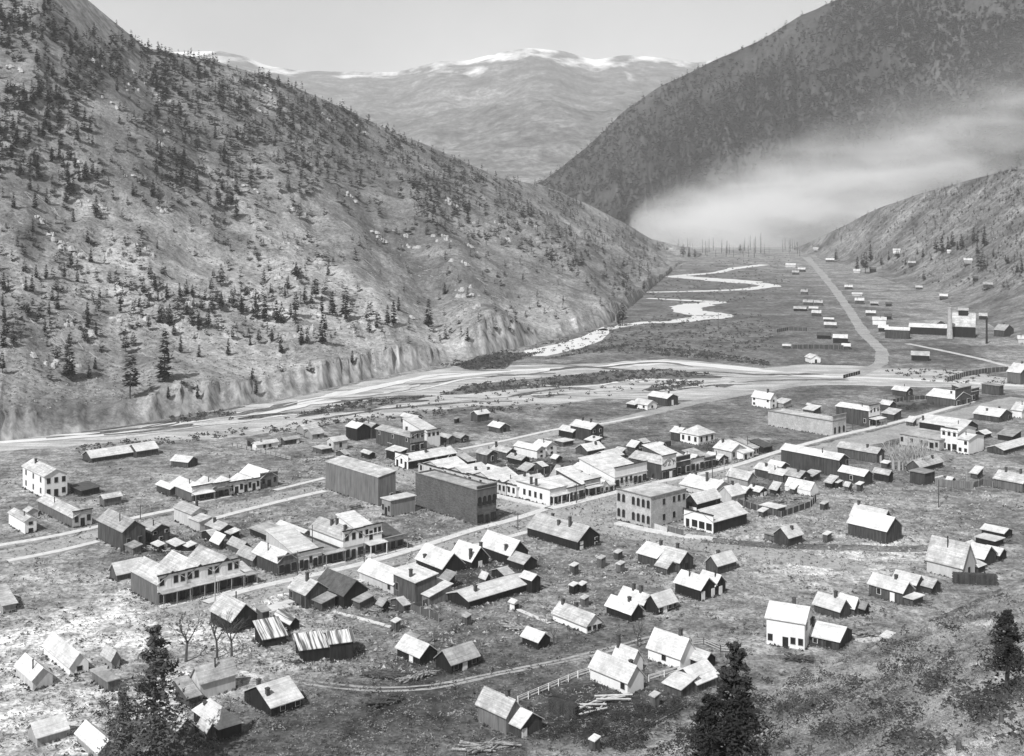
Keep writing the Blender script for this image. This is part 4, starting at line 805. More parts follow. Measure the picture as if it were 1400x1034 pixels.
PACK = [(612, 632, 8, 'dark', 'white', 'small shed squeezed between the pale plank walk and black-sided building'),
 (720, 651, 9, 'black', 'light', 'dark shed in the dark-earth yard behind the white corner store'),
 (742, 645, 9, 'dark', 'white', 'shed with bright roof inside the corner store yard fence'),
 (760, 634, 8, 'dark', 'white', 'shed below and right of the white cross-gabled house'),
 (868, 618, 8, 'dark', 'white', 'shed left of the white villa garden'),
 (880, 612, 7, 'black', 'light', 'smaller shed left of the white villa garden'),
 (905, 616, 7, 'dark', 'white', 'shed at the corner of the white villa garden'),
 (846, 628, 8, 'dark', 'light', 'shed behind the black-sided store with lettered sign'),
 (1008, 702, 8, 'dark', 'white', 'shed right of the white-fronted black-sided store'),
 (1086, 676, 8, 'dark', 'white', 'shed left of the canvas tent'),
 (1062, 677, 7, 'black', 'light', 'shed in the jumbled plank yard'),
 (690, 796, 10, 'black', 'light', 'dark shed above the very long black shed'),
 (664, 800, 9, 'dark', 'white', 'shed in the dark yard behind the long black shed'),
 (612, 806, 9, 'black', 'mid', 'dark lean-to below the three-roof block'),
 (552, 838, 10, 'dark', 'light', 'shed below the pale plank warehouse'),
 (523, 838, 9, 'black', 'mid', 'dark shed beside the black-roofed barn'),
 (300, 752, 9, 'dark', 'white', 'shed behind the right end of the veranda hotel'),
 (290, 742, 8, 'black', 'light', 'dark shed in the yard of the low dark cottage'),
 (1160, 672, 7, 'dark', 'light', 'shed left of the outhouse below the black shed'),
 (1137, 668, 7, 'black', 'white', 'shed at the right of the roof cluster below the large dark store'),
 (472, 628, 7, 'dark', 'light', 'shed behind the tall wooden hall'),
 (536, 612, 6, 'black', 'white', 'shed tucked against the tall dark-sided store'),
 (1248, 583, 7, 'dark', 'white', 'shed on the plank walk opposite the long porch store'),
 (1346, 600, 8, 'black', 'white', 'shed behind the white two-storey store near the right edge'),
 (1300, 665, 8, 'black', 'white', 'little shed inside the tall board fence'),
 (1336, 655, 7, 'dark', 'white', 'little white-roofed shed near the two-chimney house'),
 (1330, 757, 9, 'black', 'white', 'black shed above the tall steep-roofed house')]
for k_, (x, y, hp, wc, rc, lb) in enumerate(PACK):
    h('shed', lb, 'shed', [B(x, y, x - hp * (.8 + .5 * (k_ % 3)), x + hp * (.7 + .4 * (k_ % 2)), y - hp * .62, ('b', 'sb', 'a')[k_ % 3], wc, rc, rh=1.4)])
# far up the valley: x0, x1, roof top y, base y, what tells it apart
FAR = [(1108, 1122, 484, 497, 'white', 'white', 'tiny white gable-fronted chapel on the edge of the far gravel', 'chapel'),
 (1070, 1083, 472, 477, 'dark', 'white', 'white-roofed hut at the left end of the long dark fence', 'cabin'),
 (1139, 1163, 455, 470, 'black', 'white', 'largest dark far cabin with white roof, left of the valley road', 'cabin'),
 (1151, 1165, 469, 478, 'dark', 'white', 'far cabin at the right end of the long dark fence', 'cabin'),
 (1117, 1139, 454, 464, 'black', 'dark', 'black far shed left of the largest dark far cabin', 'shed'),
 (1126, 1143, 435, 440, 'dark', 'white', 'upper of two far cabins stacked beside the valley road', 'cabin'),
 (1127, 1147, 440, 449, 'dark', 'white', 'lower of two far cabins stacked beside the valley road', 'cabin'),
 (1110, 1125, 423, 433, 'dark', 'white', 'far cabin right of the three-roof row by the valley road', 'cabin'),
 (1106, 1121, 419, 425, 'dark', 'white', 'far cabin at the back of the three-roof row', 'cabin'),
 (1085, 1106, 419, 426, 'black', 'light', 'dark far shed left of the three-roof row', 'shed'),
 (1098, 1114, 409, 418, 'dark', 'white', 'far cabin left of the touching pair', 'cabin'),
 (1113, 1127, 410, 418, 'dark', 'white', 'far cabin right of the touching pair', 'cabin'),
 (1095, 1106, 395, 403, 'dark', 'white', 'lone far cabin near the river loop', 'cabin'),
 (1083, 1094, 369, 376, 'dark', 'white', 'far cabin beside the smoke-side road bend', 'cabin'),
 (1091, 1103, 365, 372, 'dark', 'white', 'far cabin just above the road bend cabin', 'cabin'),
 (1074, 1091, 359, 366, 'pale', 'white', 'pale far house nearest the smoke', 'house'),
 (1129, 1143, 352, 359, 'dark', 'white', 'far cabin under a dark conifer right of the valley road', 'cabin'),
 (1155, 1168, 389, 396, 'dark', 'white', 'far cabin right of the valley road, uppermost of its row', 'cabin'),
 (1165, 1182, 400, 405, 'pale', 'white', 'flat pale far shed right of the valley road', 'shed'),
 (1169, 1184, 406, 416, 'dark', 'white', 'far cabin below the flat pale far shed', 'cabin'),
 (1190, 1203, 412, 418, 'black', 'white', 'small black far cabin right of the row', 'cabin'),
 (1211, 1221, 413, 419, 'black', 'dark', 'tiny black far hut on the open slope', 'shed'),
 (1184, 1200, 424, 432, 'dark', 'white', 'far cabin above the mill store', 'cabin'),
 (1193, 1216, 431, 445, 'white', 'white', 'white far store left of the mill', 'store'),
 (1201, 1217, 443, 454, 'black', 'white', 'dark annex in front of the white far store', 'shed'),
 (1209, 1221, 428, 437, 'black', 'dark', 'dark gabled hut behind the white far store', 'shed'),
 (1221, 1233, 339, 346, 'white', 'white', 'white far house among the conifers on the spur', 'house'),
 (1242, 1254, 356, 363, 'dark', 'white', 'far cabin below the conifers on the spur', 'cabin'),
 (1318, 1332, 352, 360, 'grey', 'white', 'pale far cabin under the right-hand conifers', 'cabin'),
 (1345, 1360, 385, 393, 'dark', 'white', 'bright-roofed far cabin high on the right slope', 'cabin'),
 (1330, 1339, 377, 384, 'black', 'dark', 'black far hut left of the bright-roofed far cabin', 'shed'),
 (1285, 1298, 401, 409, 'dark', 'white', 'lone far cabin above the mill', 'cabin'),
 (1252, 1263, 390, 396, 'dark', 'white', 'small far cabin in the middle of the right slope', 'cabin'),
 (1339, 1352, 427, 437, 'black', 'white', 'white-topped far shed right of the mill', 'shed'),
 (1246, 1276, 479, 494, 'black', 'white', 'dark shed with bright roof below the mill embankment', 'shed'),
 (1167, 1178, 367, 374, 'pale', 'white', 'pale far cabin left of the conifers below the spur', 'cabin'),
 (1189, 1200, 364, 372, 'black', 'dark', 'dark far cabin right of the conifers below the spur', 'cabin'),
 (1295, 1301, 341, 346, 'white', 'white', 'tiny white far hut high between conifers', 'cabin'),
 (1112, 1120, 338, 342, 'pale', 'white', 'palest and farthest hut at the foot of the smoke', 'cabin'),
 (1392, 1412, 458, 470, 'pale', 'white', 'pale far house cut by the right edge near the mill', 'house')]
for (x0, x1, yt, yb, wc, rc, lb, cat) in FAR:
    s = (yb - HY) / CH; wd = x1 - x0
    if cat == 'chapel': bl = B(x0 + 1, yb, x0 - 1, x1, yb - 7, 'b', wc, rc, rot=12, lb=7, R='d', rh=2.4)
    else:
        D = hit(x0 + wd * .8, yb).y; k = FPX / D; bl = B(x0 + wd * .80, yb, x0, x1, yb - (yb - yt) * .5, 'b', wc, rc, rot=72, la=max(3.5, .32 * wd / k * 2), rh=max(.6, min((yb - yt) * .5 / k, 2.6)))
    h(cat, lb, cat, [bl], 'small buildings up the valley')
# the mill
h('mill', 'dark hip-roofed smelter with roof monitor and tall brick stack', 'mill', [B(1333, 462, 1300, 1336, 447, 'b', 'black', 'light', rot=68, la=14, rh=12, mon=(.3, .7, 4, 1.8)), B(1298, 459, 1243, 1302, 449, 'b', 'black', 'white', rot=68, la=8, rh=3), B(1243, 464, 1210, 1247, 452, 'b', 'dark', 'white', rot=68, la=7, rh=2.2)])
h('cabin', 'dark cabin with pale roof right of the mill', 'cabin', [B(1373, 461, 1359, 1386, 452, 'b', 'dark', 'light', ch=[(.5, 0, 1)])])
h('shed', 'dark gable behind the long mill shed', 'shed', [B(1280, 448, 1276, 1292, 443, 'b', 'dark', 'mid', rot=20, lb=6)])
for m_ in RES: print('ODD', m_)
print('houses', NH)

# ------------------------------------------------------------------ vegetation
def rr(a, b): return random.uniform(a, b)
def big_mesh(name, V, Fq, material):
    """V: n x 3, Fq: m x k (all faces k-sided) -> mesh, fast"""
    me = bpy.data.meshes.new(name); V = np.asarray(V, dtype=np.float32); Fq = np.asarray(Fq, dtype=np.int32)
    m, k = Fq.shape
    me.vertices.add(len(V)); me.vertices.foreach_set('co', V.ravel())
    me.loops.add(m * k); me.loops.foreach_set('vertex_index', Fq.ravel())
    me.polygons.add(m); me.polygons.foreach_set('loop_start', np.arange(0, m * k, k, dtype=np.int32))
    me.update(calc_edges=True); me.materials.append(MATS[material]); return me
rng = np.random.default_rng(11)
def crown_tris(n, R, t0, q, seed, shape=.85, size=.075):
    """leaf triangles spread through a conifer crown of unit height"""
    g = np.random.default_rng(seed); V = []
    lobes = g.uniform(.65, 1.15, 7)
    for i in range(n):
        t = t0 + (1 - t0) * (g.random() ** 1.25)
        a = g.uniform(0, 2 * math.pi); lob = lobes[int(a / 2 / math.pi * 7) % 7]
        tier = .78 + .3 * abs(math.sin(t * 19 + seed + lob * 4))
        rm = R * (1 - t) ** shape * lob * tier + .008
        if t < t0 + .1: rm *= (t - t0) / .1 * .5 + .5
        rad = rm * math.sqrt(g.uniform(.12, 1))
        c = np.array([rad * math.cos(a), rad * math.sin(a), t - rad * .32])
        s = size * (.55 + .8 * (1 - t)) * g.uniform(.7, 1.3)
        out_ = np.array([math.cos(a), math.sin(a), g.uniform(-.35, .25)]); sd_ = np.array([-math.sin(a), math.cos(a), g.uniform(-.35, .35)])
        V += [c - sd_ * s * .7 - out_ * s * .4, c + sd_ * s * .7 - out_ * s * .4, c + out_ * s * 1.1]
    return np.array(V)
def tri_index(n): return np.arange(n * 3).reshape(-1, 3)
CROWNS = []; TRUNKS = []
for k in range(6):
    v = crown_tris(200, (.15, .2, .13, .22, .17, .12)[k], (.12, .25, .1, .3, .2, .15)[k], 1, 40 + k, shape=(.75, .45, .6, .4, .55, .7)[k], size=.085); CROWNS.append(big_mesh('crown', v, tri_index(200), 'hill_needles'))
    m = MB(); m.tube((0, 0, -.05), (0, 0, .55), .022, .008, 5); TRUNKS.append(m.mesh('trunk', 'bark'))
LOW = [crown_tris(30, (.2, .26, .16, .28, .2, .14)[k], (.08, .2, .08, .25, .15, .1)[k], 1, 80 + k, shape=(.8, .45, .6, .4, .5, .7)[k], size=.16) for k in range(6)]
def place_pine(p, hgt, label, group, cat='pine tree', k=None, name='pine_tree'):
    k = random.randrange(6) if k is None else k
    r = bpy.data.objects.new(name, None); COL.objects.link(r); prop(r, label, cat, group)
    r.location = p; r.rotation_euler = (0, 0, rr(0, 6.28)); sc = hgt; r.scale = (sc * rr(.85, 1.2), sc * rr(.85, 1.2), sc)
    for nm, me in (('crown', CROWNS[k]), ('trunk', TRUNKS[k])):
        o = bpy.data.objects.new(nm, me); COL.objects.link(o); o.parent = r
    return r
def merge_trees(name, pts, hs, label, material='hill_needles', lows=LOW):
    V = []; n = len(pts)
    for i in range(n):
        b = lows[i % len(lows)]; a = rng.uniform(0, 6.28); c, s = math.cos(a), math.sin(a); w = rng.uniform(.8, 1.25)
        q = np.stack([(b[:, 0] * c - b[:, 1] * s) * w, (b[:, 0] * s + b[:, 1] * c) * w, b[:, 2]], 1) * hs[i] + np.array(tuple(pts[i]))
        V.append(q)
    V = np.concatenate(V); o = bpy.data.objects.new(name, big_mesh(name, V, tri_index(len(V) // 3), material)); COL.objects.link(o)
    prop(o, label, None, None, 'stuff'); return o

# hand-placed trees on the left hill: base x, y, height in px
HILL = [(95, 518, 62), (225, 522, 74), (178, 545, 66), (172, 482, 32), (302, 392, 32), (317, 420, 26), (302, 425, 24), (330, 430, 22), (285, 447, 26), (262, 445, 26), (272, 445, 20), (352, 437, 22), (385, 442, 30), (404, 432, 34), (362, 440, 38), (378, 442, 34), (440, 428, 26), (455, 432, 36), (472, 437, 44), (312, 486, 24), (272, 488, 18), (247, 482, 24), (384, 482, 24), (342, 472, 14), (412, 472, 26), (441, 470, 44), (420, 470, 24), (190, 350, 24), (215, 340, 12), (120, 332, 18), (232, 445, 30), (222, 442, 26), (44, 400, 26), (165, 420, 20), (247, 410, 16), (216, 412, 16), (190, 420, 14), (280, 410, 14), (5, 475, 32), (130, 505, 18), (370, 400, 14), (405, 380, 22), (432, 410, 30), (292, 380, 14), (530, 445, 30), (538, 446, 36), (586, 446, 38), (505, 455, 20), (545, 425, 20), (715, 385, 12), (690, 378, 10), (608, 402, 16), (680, 380, 10), (350, 540, 22), (270, 545, 20), (230, 545, 18), (345, 520, 18), (120, 470, 14), (14, 128, 18), (32, 128, 16), (880, 398, 14), (770, 412, 9)]
hill_names = []
for (x, y, hp) in HILL:
    p = hit(x, y); H_ = hp * p.y / FPX
    sz = 'tall' if hp > 50 else 'mid-sized' if hp > 25 else 'small'
    wh = 'on the river bluff' if y > 500 else 'on the bench above the river bluff' if y > 420 else 'on the middle of the left hillside' if y > 300 else 'high on the left hillside'
    place_pine(p - Vector((0, 0, .3)), H_, '%s dark pine standing apart %s' % (sz, wh), 'larger pines on the left hill')
def inblob(x, y):
    d = .065
    # dense belt under the ridge line
    sky_ = np.interp(x, [0, 120, 200, 290, 380, 480, 600, 740, 860, 940], [-60, 0, 62, 79, 106, 148, 208, 250, 308, 345])
    t = y - sky_
    if t < 4: return 0
    if x > 200 and t < 120: d += 1.15 * (1 - t / 130)
    if 560 < x < 900 and t < 110: d += .25
    for (cx, cy, rx, ry, w) in [(20, 20, 70, 50, .5), (75, 140, 60, 35, .6), (160, 95, 70, 28, .7), (175, 65, 25, 16, .5), (30, 195, 60, 40, .35), (240, 205, 50, 30, .4), (260, 140, 80, 28, .4), (245, 250, 40, 40, .35), (330, 260, 50, 40, .3), (110, 250, 60, 30, .2), (400, 200, 110, 60, .3), (330, 420, 140, 28, .45), (60, 400, 90, 60, .15), (440, 340, 110, 30, .15), (90, 60, 80, 30, .3)]:
        d += w * math.exp(-((x - cx) / rx) ** 2 - ((y - cy) / ry) ** 2)
    if y > 470: d *= .25
    if noise.noise(Vector((x / 38.0, y / 30.0, 3.3))) < -.12: d *= .35
    return d
cand = []
while len(cand) < 3600:
    x, y = random.uniform(-10, 930), random.uniform(-10, 560)
    if random.random() > inblob(x, y): continue
    p = hit(x, y)
    if p.y > 1850 or p.z < 6: continue
    cand.append((p, rr(3.2, 6.5) * rr(.8, 1.6) * (1.15 if y < 300 else .85)))
cand.sort(key=lambda c: -c[1] / c[0].y)
NB = 215
for p, H_ in cand[:NB]:
    xx = CX + FPX * p.x / p.y; yy = HY - FPX * (p.z - CH) / p.y
    z = 'near the skyline' if yy < np.interp(xx, [0, 200, 480, 740, 940], [40, 110, 200, 290, 370]) else 'low above the river' if yy > 380 else 'halfway up'
    sd_ = 'far left part' if xx < 240 else 'centre' if xx < 520 else 'far right tail'
    place_pine(p - Vector((0, 0, .3)), H_, 'small dark pine %s, %s of the left hill' % (z, sd_), 'small pines scattered on the left hill')
merge_trees('hillside_pines', [c[0] for c in cand[NB:]], [c[1] for c in cand[NB:]], 'scattered smaller pines dotting the left hillside')
# forest on the right mountain and at the valley head
pts, hs = [], []
while len(pts) < 13000:
    x, y = random.uniform(735, 1450), random.uniform(-20, 345)
    p = hit(x, y)
    if p.y < 1850 or p.y > 3000 or p.z < 3: continue
    nn = noise.noise(Vector((p.x / 160, p.y / 160, p.z / 160))) + .5 * noise.noise(Vector((p.x / 50, p.y / 50, p.z / 50)))
    if random.random() > .68 + 1.0 * nn: continue
    pts.append(p); hs.append(rr(6, 14))
TINY = [crown_tris(11, .25, .05, 1, 120 + k, size=.26) for k in range(6)]
merge_trees('mountain_forest', pts, hs, 'dense dark conifer forest covering the right mountainside', 'far_needles', TINY)
pts, hs = [], []
while len(pts) < 900:
    x, y = random.uniform(1090, 1400), random.uniform(225, 400)
    p = hit(x, y)
    if p.z < 4 or p.y > 1800: continue
    t = (p.z - 4) / 70
    if random.random() > min(1, .15 + .5 * t): continue
    pts.append(p); hs.append(rr(1.5, 5.0))
merge_trees('spur_scrub', pts, hs, 'low scrub and young conifers on the right spur')
for (x, y, hp) in [(1143, 358, 18), (1172, 372, 22), (1183, 374, 30), (1190, 357, 24), (1178, 362, 14), (1205, 363, 14), (1215, 356, 13), (1227, 354, 14), (1262, 352, 14), (1254, 348, 10), (1280, 346, 22), (1288, 347, 26), (1296, 345, 22), (1302, 338, 22), (1315, 342, 20), (1309, 343, 14), (1331, 333, 18), (1336, 332, 14), (1346, 338, 26), (1341, 372, 34), (1336, 347, 16), (1358, 352, 12), (1361, 368, 9), (1378, 361, 13), (1375, 358, 10), (1390, 373, 10), (1397, 372, 15), (1263, 384, 14), (1238, 362, 9), (1350, 364, 8), (1273, 356, 8)]:
    p = hit(x, y); sz = 'tall' if hp > 24 else 'middling' if hp > 13 else 'small'
    place_pine(p - Vector((0, 0, .2)), hp * p.y / FPX, '%s dark conifer on the open right slope %s' % (sz, 'left of the spur cabins' if x < 1240 else 'in the grove above the mill' if x < 1325 else 'near the right edge'), 'conifers on the right spur')
for (x, y, hp) in [(846, 446, 18), (851, 446, 32), (934, 352, 18), (942, 352, 14), (950, 352, 12), (1012, 346, 12)]:
    p = hit(x, y); place_pine(p, hp * p.y / FPX, '%s dark conifer %s' % ('tall' if hp > 16 else 'small', 'beside the river bend' if y > 400 else 'at the foot of the smoke'), 'valley conifers')
# burnt trunks standing in the smoke
sn = []
for k in range(3):
    m = MB(); m.tube((0, 0, -.02), (0, 0, 1), .012, .003, 5)
    for i in range(26):
        a = rr(0, 6.28); t = rr(.25, .97); l = .07 * (1.1 - t); m.tube((0, 0, t), (l * math.cos(a), l * math.sin(a), t - .02), .004, .002, 3)
    sn.append(m.mesh('snag', 'bark'))
for i in range(44):
    x = rr(925, 1098); y = rr(341, 352); p = flat(x, y); o = bpy.data.objects.new('dead_tree', sn[i % 3]); COL.objects.link(o)
    o.location = p; hp = rr(10, 20) + (12 if abs(x - 1035) < 8 else 0); o.scale = (hp * p.y / FPX * 1.6, hp * p.y / FPX * 1.6, hp * p.y / FPX)
    prop(o, 'thin bare burnt trunk standing at the foot of the smoke', 'dead tree', 'burnt trunks at the foot of the smoke')

# near pines, built branch by branch
def big_pine(px, py, hp, label, R=.22, t0=.2, seed=1, nb=150, dx=0, lean=0.0, dens=26, mt='needles'):
    p = hit(px, py); H_ = hp * p.y / FPX; g = random.Random(seed)
    r = bpy.data.objects.new('pine_tree', None); COL.objects.link(r); prop(r, label, 'pine tree'); r.location = p
    m = MB(); segs = 9
    ax = [Vector((lean * H_ * (i / segs) ** 1.5 + .006 * H_ * math.sin(i * 1.7 + seed), .005 * H_ * math.cos(i * 2.1), H_ * i / segs)) for i in range(segs + 1)]
    for i in range(segs): m.tube(ax[i] - Vector((0, 0, .6 if i == 0 else 0)), ax[i + 1], .026 * H_ * (1 - i / segs) + .02, .026 * H_ * (1 - (i + 1) / segs) + .015, 8)
    V = []; lb = MB()
    lob = [g.uniform(.55, 1.2) for _ in range(9)]
    for i in range(nb):
        t = t0 + (1 - t0) * (i + g.random()) / nb * .99; a = g.uniform(0, 6.283)
        L_ = H_ * R * ((1 - t) ** .7 * .95 + .06) * lob[int((a * 1.43 + t * 11)) % 9] * g.uniform(.7, 1.15)
        k = t * segs; i0 = min(int(k), segs - 1); c = ax[i0].lerp(ax[i0 + 1], k - i0)
        d = Vector((math.cos(a), math.sin(a), g.uniform(-.15, .35) - .35 * (1 - t))); e = c + d * L_
        lb.tube(c, e, .006 * H_ * (1.1 - t) + .01, .006, 4)
        for j in range(dens):
            f = g.random() ** .6; q = c + d * L_ * f + Vector((g.gauss(0, 1), g.gauss(0, 1), g.gauss(.25, .8))) * L_ * .13
            s = H_ * .016 * g.uniform(.6, 1.5); u = Vector((g.gauss(0, 1), g.gauss(0, 1), g.gauss(0, .6))).normalized(); w = u.orthogonal().normalized(); w = (w + u.cross(w) * g.uniform(-1, 1)).normalized()
            V += [q - u * s, q + w * s * .8, q + u * s * 1.3]
    lo = lb.build('branches', 'bark', r); m.build('trunk', 'bark', r)
    o = bpy.data.objects.new('crown', big_mesh('crown', np.array([tuple(v) for v in V]), tri_index(len(V) // 3), mt)); COL.objects.link(o); o.parent = r
    return r
big_pine(1377, 952, 118, 'large dark pine on the bright bank at the right edge', R=.46, t0=.30, seed=3, nb=120, dens=36)
big_pine(1006, 1085, 205, 'tall dark pine in front of the plank-roofed barn', R=.25, t0=.10, seed=5, nb=170, dens=30)
big_pine(968, 1100, 150, 'shorter dark pine leaning beside the tall dark pine', R=.38, t0=.1, seed=6, nb=150, dens=30)
big_pine(1046, 1075, 60, 'small dark pine right of the tall dark pine', R=.3, t0=.05, seed=8, nb=80, dens=24)
big_pine(212, 1062, 205, 'big dark pine at the lower left among the cottages', R=.32, t0=.06, seed=9, nb=130, dens=30, mt='pale_needles')
big_pine(168, 1060, 120, 'bushy lower pine left of the big lower-left pine', R=.36, t0=.05, seed=12, nb=100, dens=26, mt='pale_needles')

def bare_tree(px, py, hp, label, group=None, mt='bark', seed=1, levels=4, spread=.55, name='bare_tree'):
    p = hit(px, py); H_ = hp * p.y / FPX; g = random.Random(seed)
    r = bpy.data.objects.new(name, None); COL.objects.link(r); prop(r, label, 'bare tree', group); r.location = p
    tr = MB(); br = MB(); d0 = Vector((g.uniform(-.06, .06), g.uniform(-.06, .06), 1)).normalized(); top = d0 * H_ * .38
    tr.tube((0, 0, -.5), top * .5, .028 * H_ + .03, .022 * H_ + .02, 7); tr.tube(top * .5, top, .022 * H_ + .02, .017 * H_ + .02, 7)
    def grow(a, d, L_, rad, lv):
        e = a + d * L_; br.tube(a, e, rad, rad * .65, 5 if lv > 1 else 3)
        if lv == 0: return
        for i in range(g.choice([2, 3, 3])):
            n = (d + Vector((g.gauss(0, spread), g.gauss(0, spread), g.gauss(.18, .3)))).normalized(); grow(a.lerp(e, g.uniform(.6, 1)), n, L_ * g.uniform(.6, .85), rad * .6, lv - 1)
    for i in range(3):
        a_ = i * 2.1 + g.uniform(0, 1); grow(top * g.uniform(.85, 1), Vector((math.cos(a_) * .6, math.sin(a_) * .6, 1)).normalized(), H_ * .26, .013 * H_ + .015, levels)
    tr.build('trunk', mt, r); br.build('branches', mt, r); return r
bare_tree(254, 905, 74, 'bare forked cottonwood beside the dark pine', seed=2, levels=3)
bare_tree(297, 900, 68, 'thin bare tree left of two before the grey-walled house', seed=4)
bare_tree(317, 899, 66, 'thin bare tree right of two before the grey-walled house', seed=7)
bare_tree(872, 886, 40, 'small bare tree above the white-walled cottage', seed=9)
bare_tree(757, 882, 34, 'short dead trunk beside the jet black shed', seed=10, levels=1, spread=.3)
bare_tree(842, 440, 24, 'bare tree by the river bend under the hill', seed=12, mt='pale_bark')
for i in range(15):
    x = 1217 + i * 3.4 + rr(-1.5, 1.5); y = rr(628, 644)
    bare_tree(x, y, rr(28, 46), 'slender pale leafless aspen in the grove before the stone row', 'leafless aspens before the stone row', 'pale_bark', 30 + i, 3, .35)

# low growth nobody could count
def scatter(name, polys, n, size, material, label, tri=9, flatten=.7, cond=None, spread=1.0, leaf=(.25, .5), near=True):
    V = []
    for k, poly in enumerate(polys):
        xs = [q[0] for q in poly]; ys = [q[1] for q in poly]; m_ = n[k] if isinstance(n, list) else n; c = 0; tries = 0
        while c < m_ and tries < m_ * 12:
            tries += 1; x, y = rr(min(xs), max(xs)), rr(min(ys), max(ys)); ins = False; j = len(poly) - 1
            for i in range(len(poly)):
                if (poly[i][1] > y) != (poly[j][1] > y) and x < (poly[j][0] - poly[i][0]) * (y - poly[i][1]) / (poly[j][1] - poly[i][1]) + poly[i][0]: ins = not ins
                j = i
            if not ins or (cond and not cond(x, y)): continue
            p = np.array(tuple(hit(x, y))); s = rr(*size) * (min(1.0, p[1] / 130.0) if near else 1.0); c += 1
            a = rng.uniform(0, 2 * math.pi, tri); rd = np.sqrt(rng.uniform(0, 1, tri)) * s * .8 * spread; h0 = rng.uniform(0, .75, tri) * s * flatten
            cc = p + np.stack([rd * np.cos(a), rd * np.sin(a), h0], 1); q = s * rng.uniform(leaf[0], leaf[1], tri)
            b = rng.uniform(0, 6.28, tri); u = np.stack([np.cos(b), np.sin(b), rng.uniform(-.3, .3, tri)], 1) * q[:, None]; up = np.stack([rng.uniform(-.4, .4, tri), rng.uniform(-.4, .4, tri), rng.uniform(.5, 1.1, tri)], 1) * q[:, None]
            V.append(np.stack([cc - u, cc + u, cc + up], 1).reshape(-1, 3))
    V = np.concatenate(V); o = bpy.data.objects.new(name, big_mesh(name, V, tri_index(len(V) // 3), material)); COL.objects.link(o); prop(o, label, None, None, 'stuff'); return o
scatter('riverside_scrub', [[(600, 541), (640, 527), (700, 520), (760, 515), (830, 508), (905, 505), (985, 513), (900, 519), (835, 524), (780, 528), (700, 533), (640, 539)], [(620, 500), (680, 484), (745, 482), (700, 495), (690, 505), (640, 506)], [(430, 560), (500, 548), (600, 541), (540, 552), (470, 563), (400, 572)], [(230, 570), (300, 562), (330, 566), (290, 575), (240, 580)], [(880, 533), (920, 520), (965, 522), (950, 530), (900, 537)], [(600, 500), (650, 488), (712, 476), (712, 482), (660, 496), (620, 503)], [(740, 493), (850, 470), (905, 487), (980, 492), (1050, 501), (1050, 495), (960, 480), (860, 474)], [(100, 612), (250, 596), (480, 570), (620, 558), (780, 551), (780, 558), (620, 568), (480, 582), (250, 606), (110, 622)], [(300, 575), (560, 545), (900, 520), (1000, 530), (760, 548), (420, 576)], [(700, 480), (905, 430), (1050, 430), (1060, 480), (900, 485)], [(1200, 505), (1320, 507), (1400, 520), (1400, 528), (1250, 522)], [(880, 400), (920, 365), (1080, 345), (1090, 370), (1060, 410), (920, 420)]], [500, 450, 160, 70, 90, 90, 420, 240, 130, 700, 90, 400], (.6, 1.7), 'scrub', 'dark willow scrub along the river islands and banks', 9)
scatter('hillside_brush', [[(0, 100), (200, 80), (420, 150), (740, 262), (900, 350), (850, 420), (560, 480), (300, 530), (0, 570)]], 9000, (.4, 1.1), 'hill_brush', 'low dark brush speckling the left hillside', 6)
scatter('hillside_stones', [[(0, 100), (200, 80), (420, 150), (740, 262), (900, 350), (850, 420), (560, 480), (300, 530), (0, 570)]], 2200, (.4, 1.1), 'gravel', 'pale stones and dry tufts on the left hillside', 5, .5)
lg = MB()
for i in range(420):                                               # fallen trunks too many and too small to tell apart
    x, y = rr(0, 860), rr(250, 520); p = hit(x, y)
    if p.y > 1500 or p.z < 15: continue
    a = rr(-.9, .9); L_ = rr(3, 8); d = Vector((math.cos(a), math.sin(a), 0)) * L_ * .5; A, B_ = p - d, p + d
    lg.tube((A.x, A.y, gz(A.x, A.y) + .15), (B_.x, B_.y, gz(B_.x, B_.y) + .15), .22, .14, 4)
o = lg.build('fallen_trunks', 'pale_bark'); prop(o, 'pale fallen trunks littering the left hillside', None, None, 'stuff')
rk = MB()
for i in range(240):                                               # rock ledges breaking the slope
    x, y = rr(0, 860), rr(60, 520); p = hit(x, y)
    if p.y > 1500 or p.z < 18: continue
    if noise.noise(Vector((x / 50, y / 40, 2))) < .05: continue
    for j in range(5):
        c = p + Vector((rr(-6, 6), rr(-3, 3), 0)); c.z = gz(c.x, c.y); w = rr(.8, 2.6); hgt = rr(.6, 2.0); n0 = len(rk.v); m_ = 6
        rk.v += [(c.x + w * math.cos(k * 1.047) * rr(.7, 1.2), c.y + w * math.sin(k * 1.047) * rr(.7, 1.2), c.z - .5) for k in range(m_)] + [(c.x + w * .6 * math.cos(k * 1.047) * rr(.6, 1.2), c.y + w * .6 * math.sin(k * 1.047) * rr(.6, 1.2), c.z + hgt * rr(.6, 1.1)) for k in range(m_)]
        rk.f += [(n0 + k, n0 + (k + 1) % m_, n0 + m_ + (k + 1) % m_, n0 + m_ + k) for k in range(m_)] + [tuple(range(n0 + m_, n0 + 2 * m_))]
o = rk.build('rock_ledges', 'stone'); prop(o, 'broken pale rock ledges on the left hillside', None, None, 'stuff')
town = [(-10, 640), (300, 610), (560, 590), (900, 575), (1150, 610), (1400, 640), (1410, 1040), (-10, 1040)]
scatter('dry_grass', [town], 26000, (.25, .6), 'dry_grass', 'dry grass tufts and weeds over the town lots', 5, .9)
scatter('weeds', [town], 3800, (.3, .8), 'scrub', 'dark weeds and small shrubs between the houses', 6, .7, cond=lambda x, y: noise.noise(Vector((x / 40, y / 25, 0))) > .0)
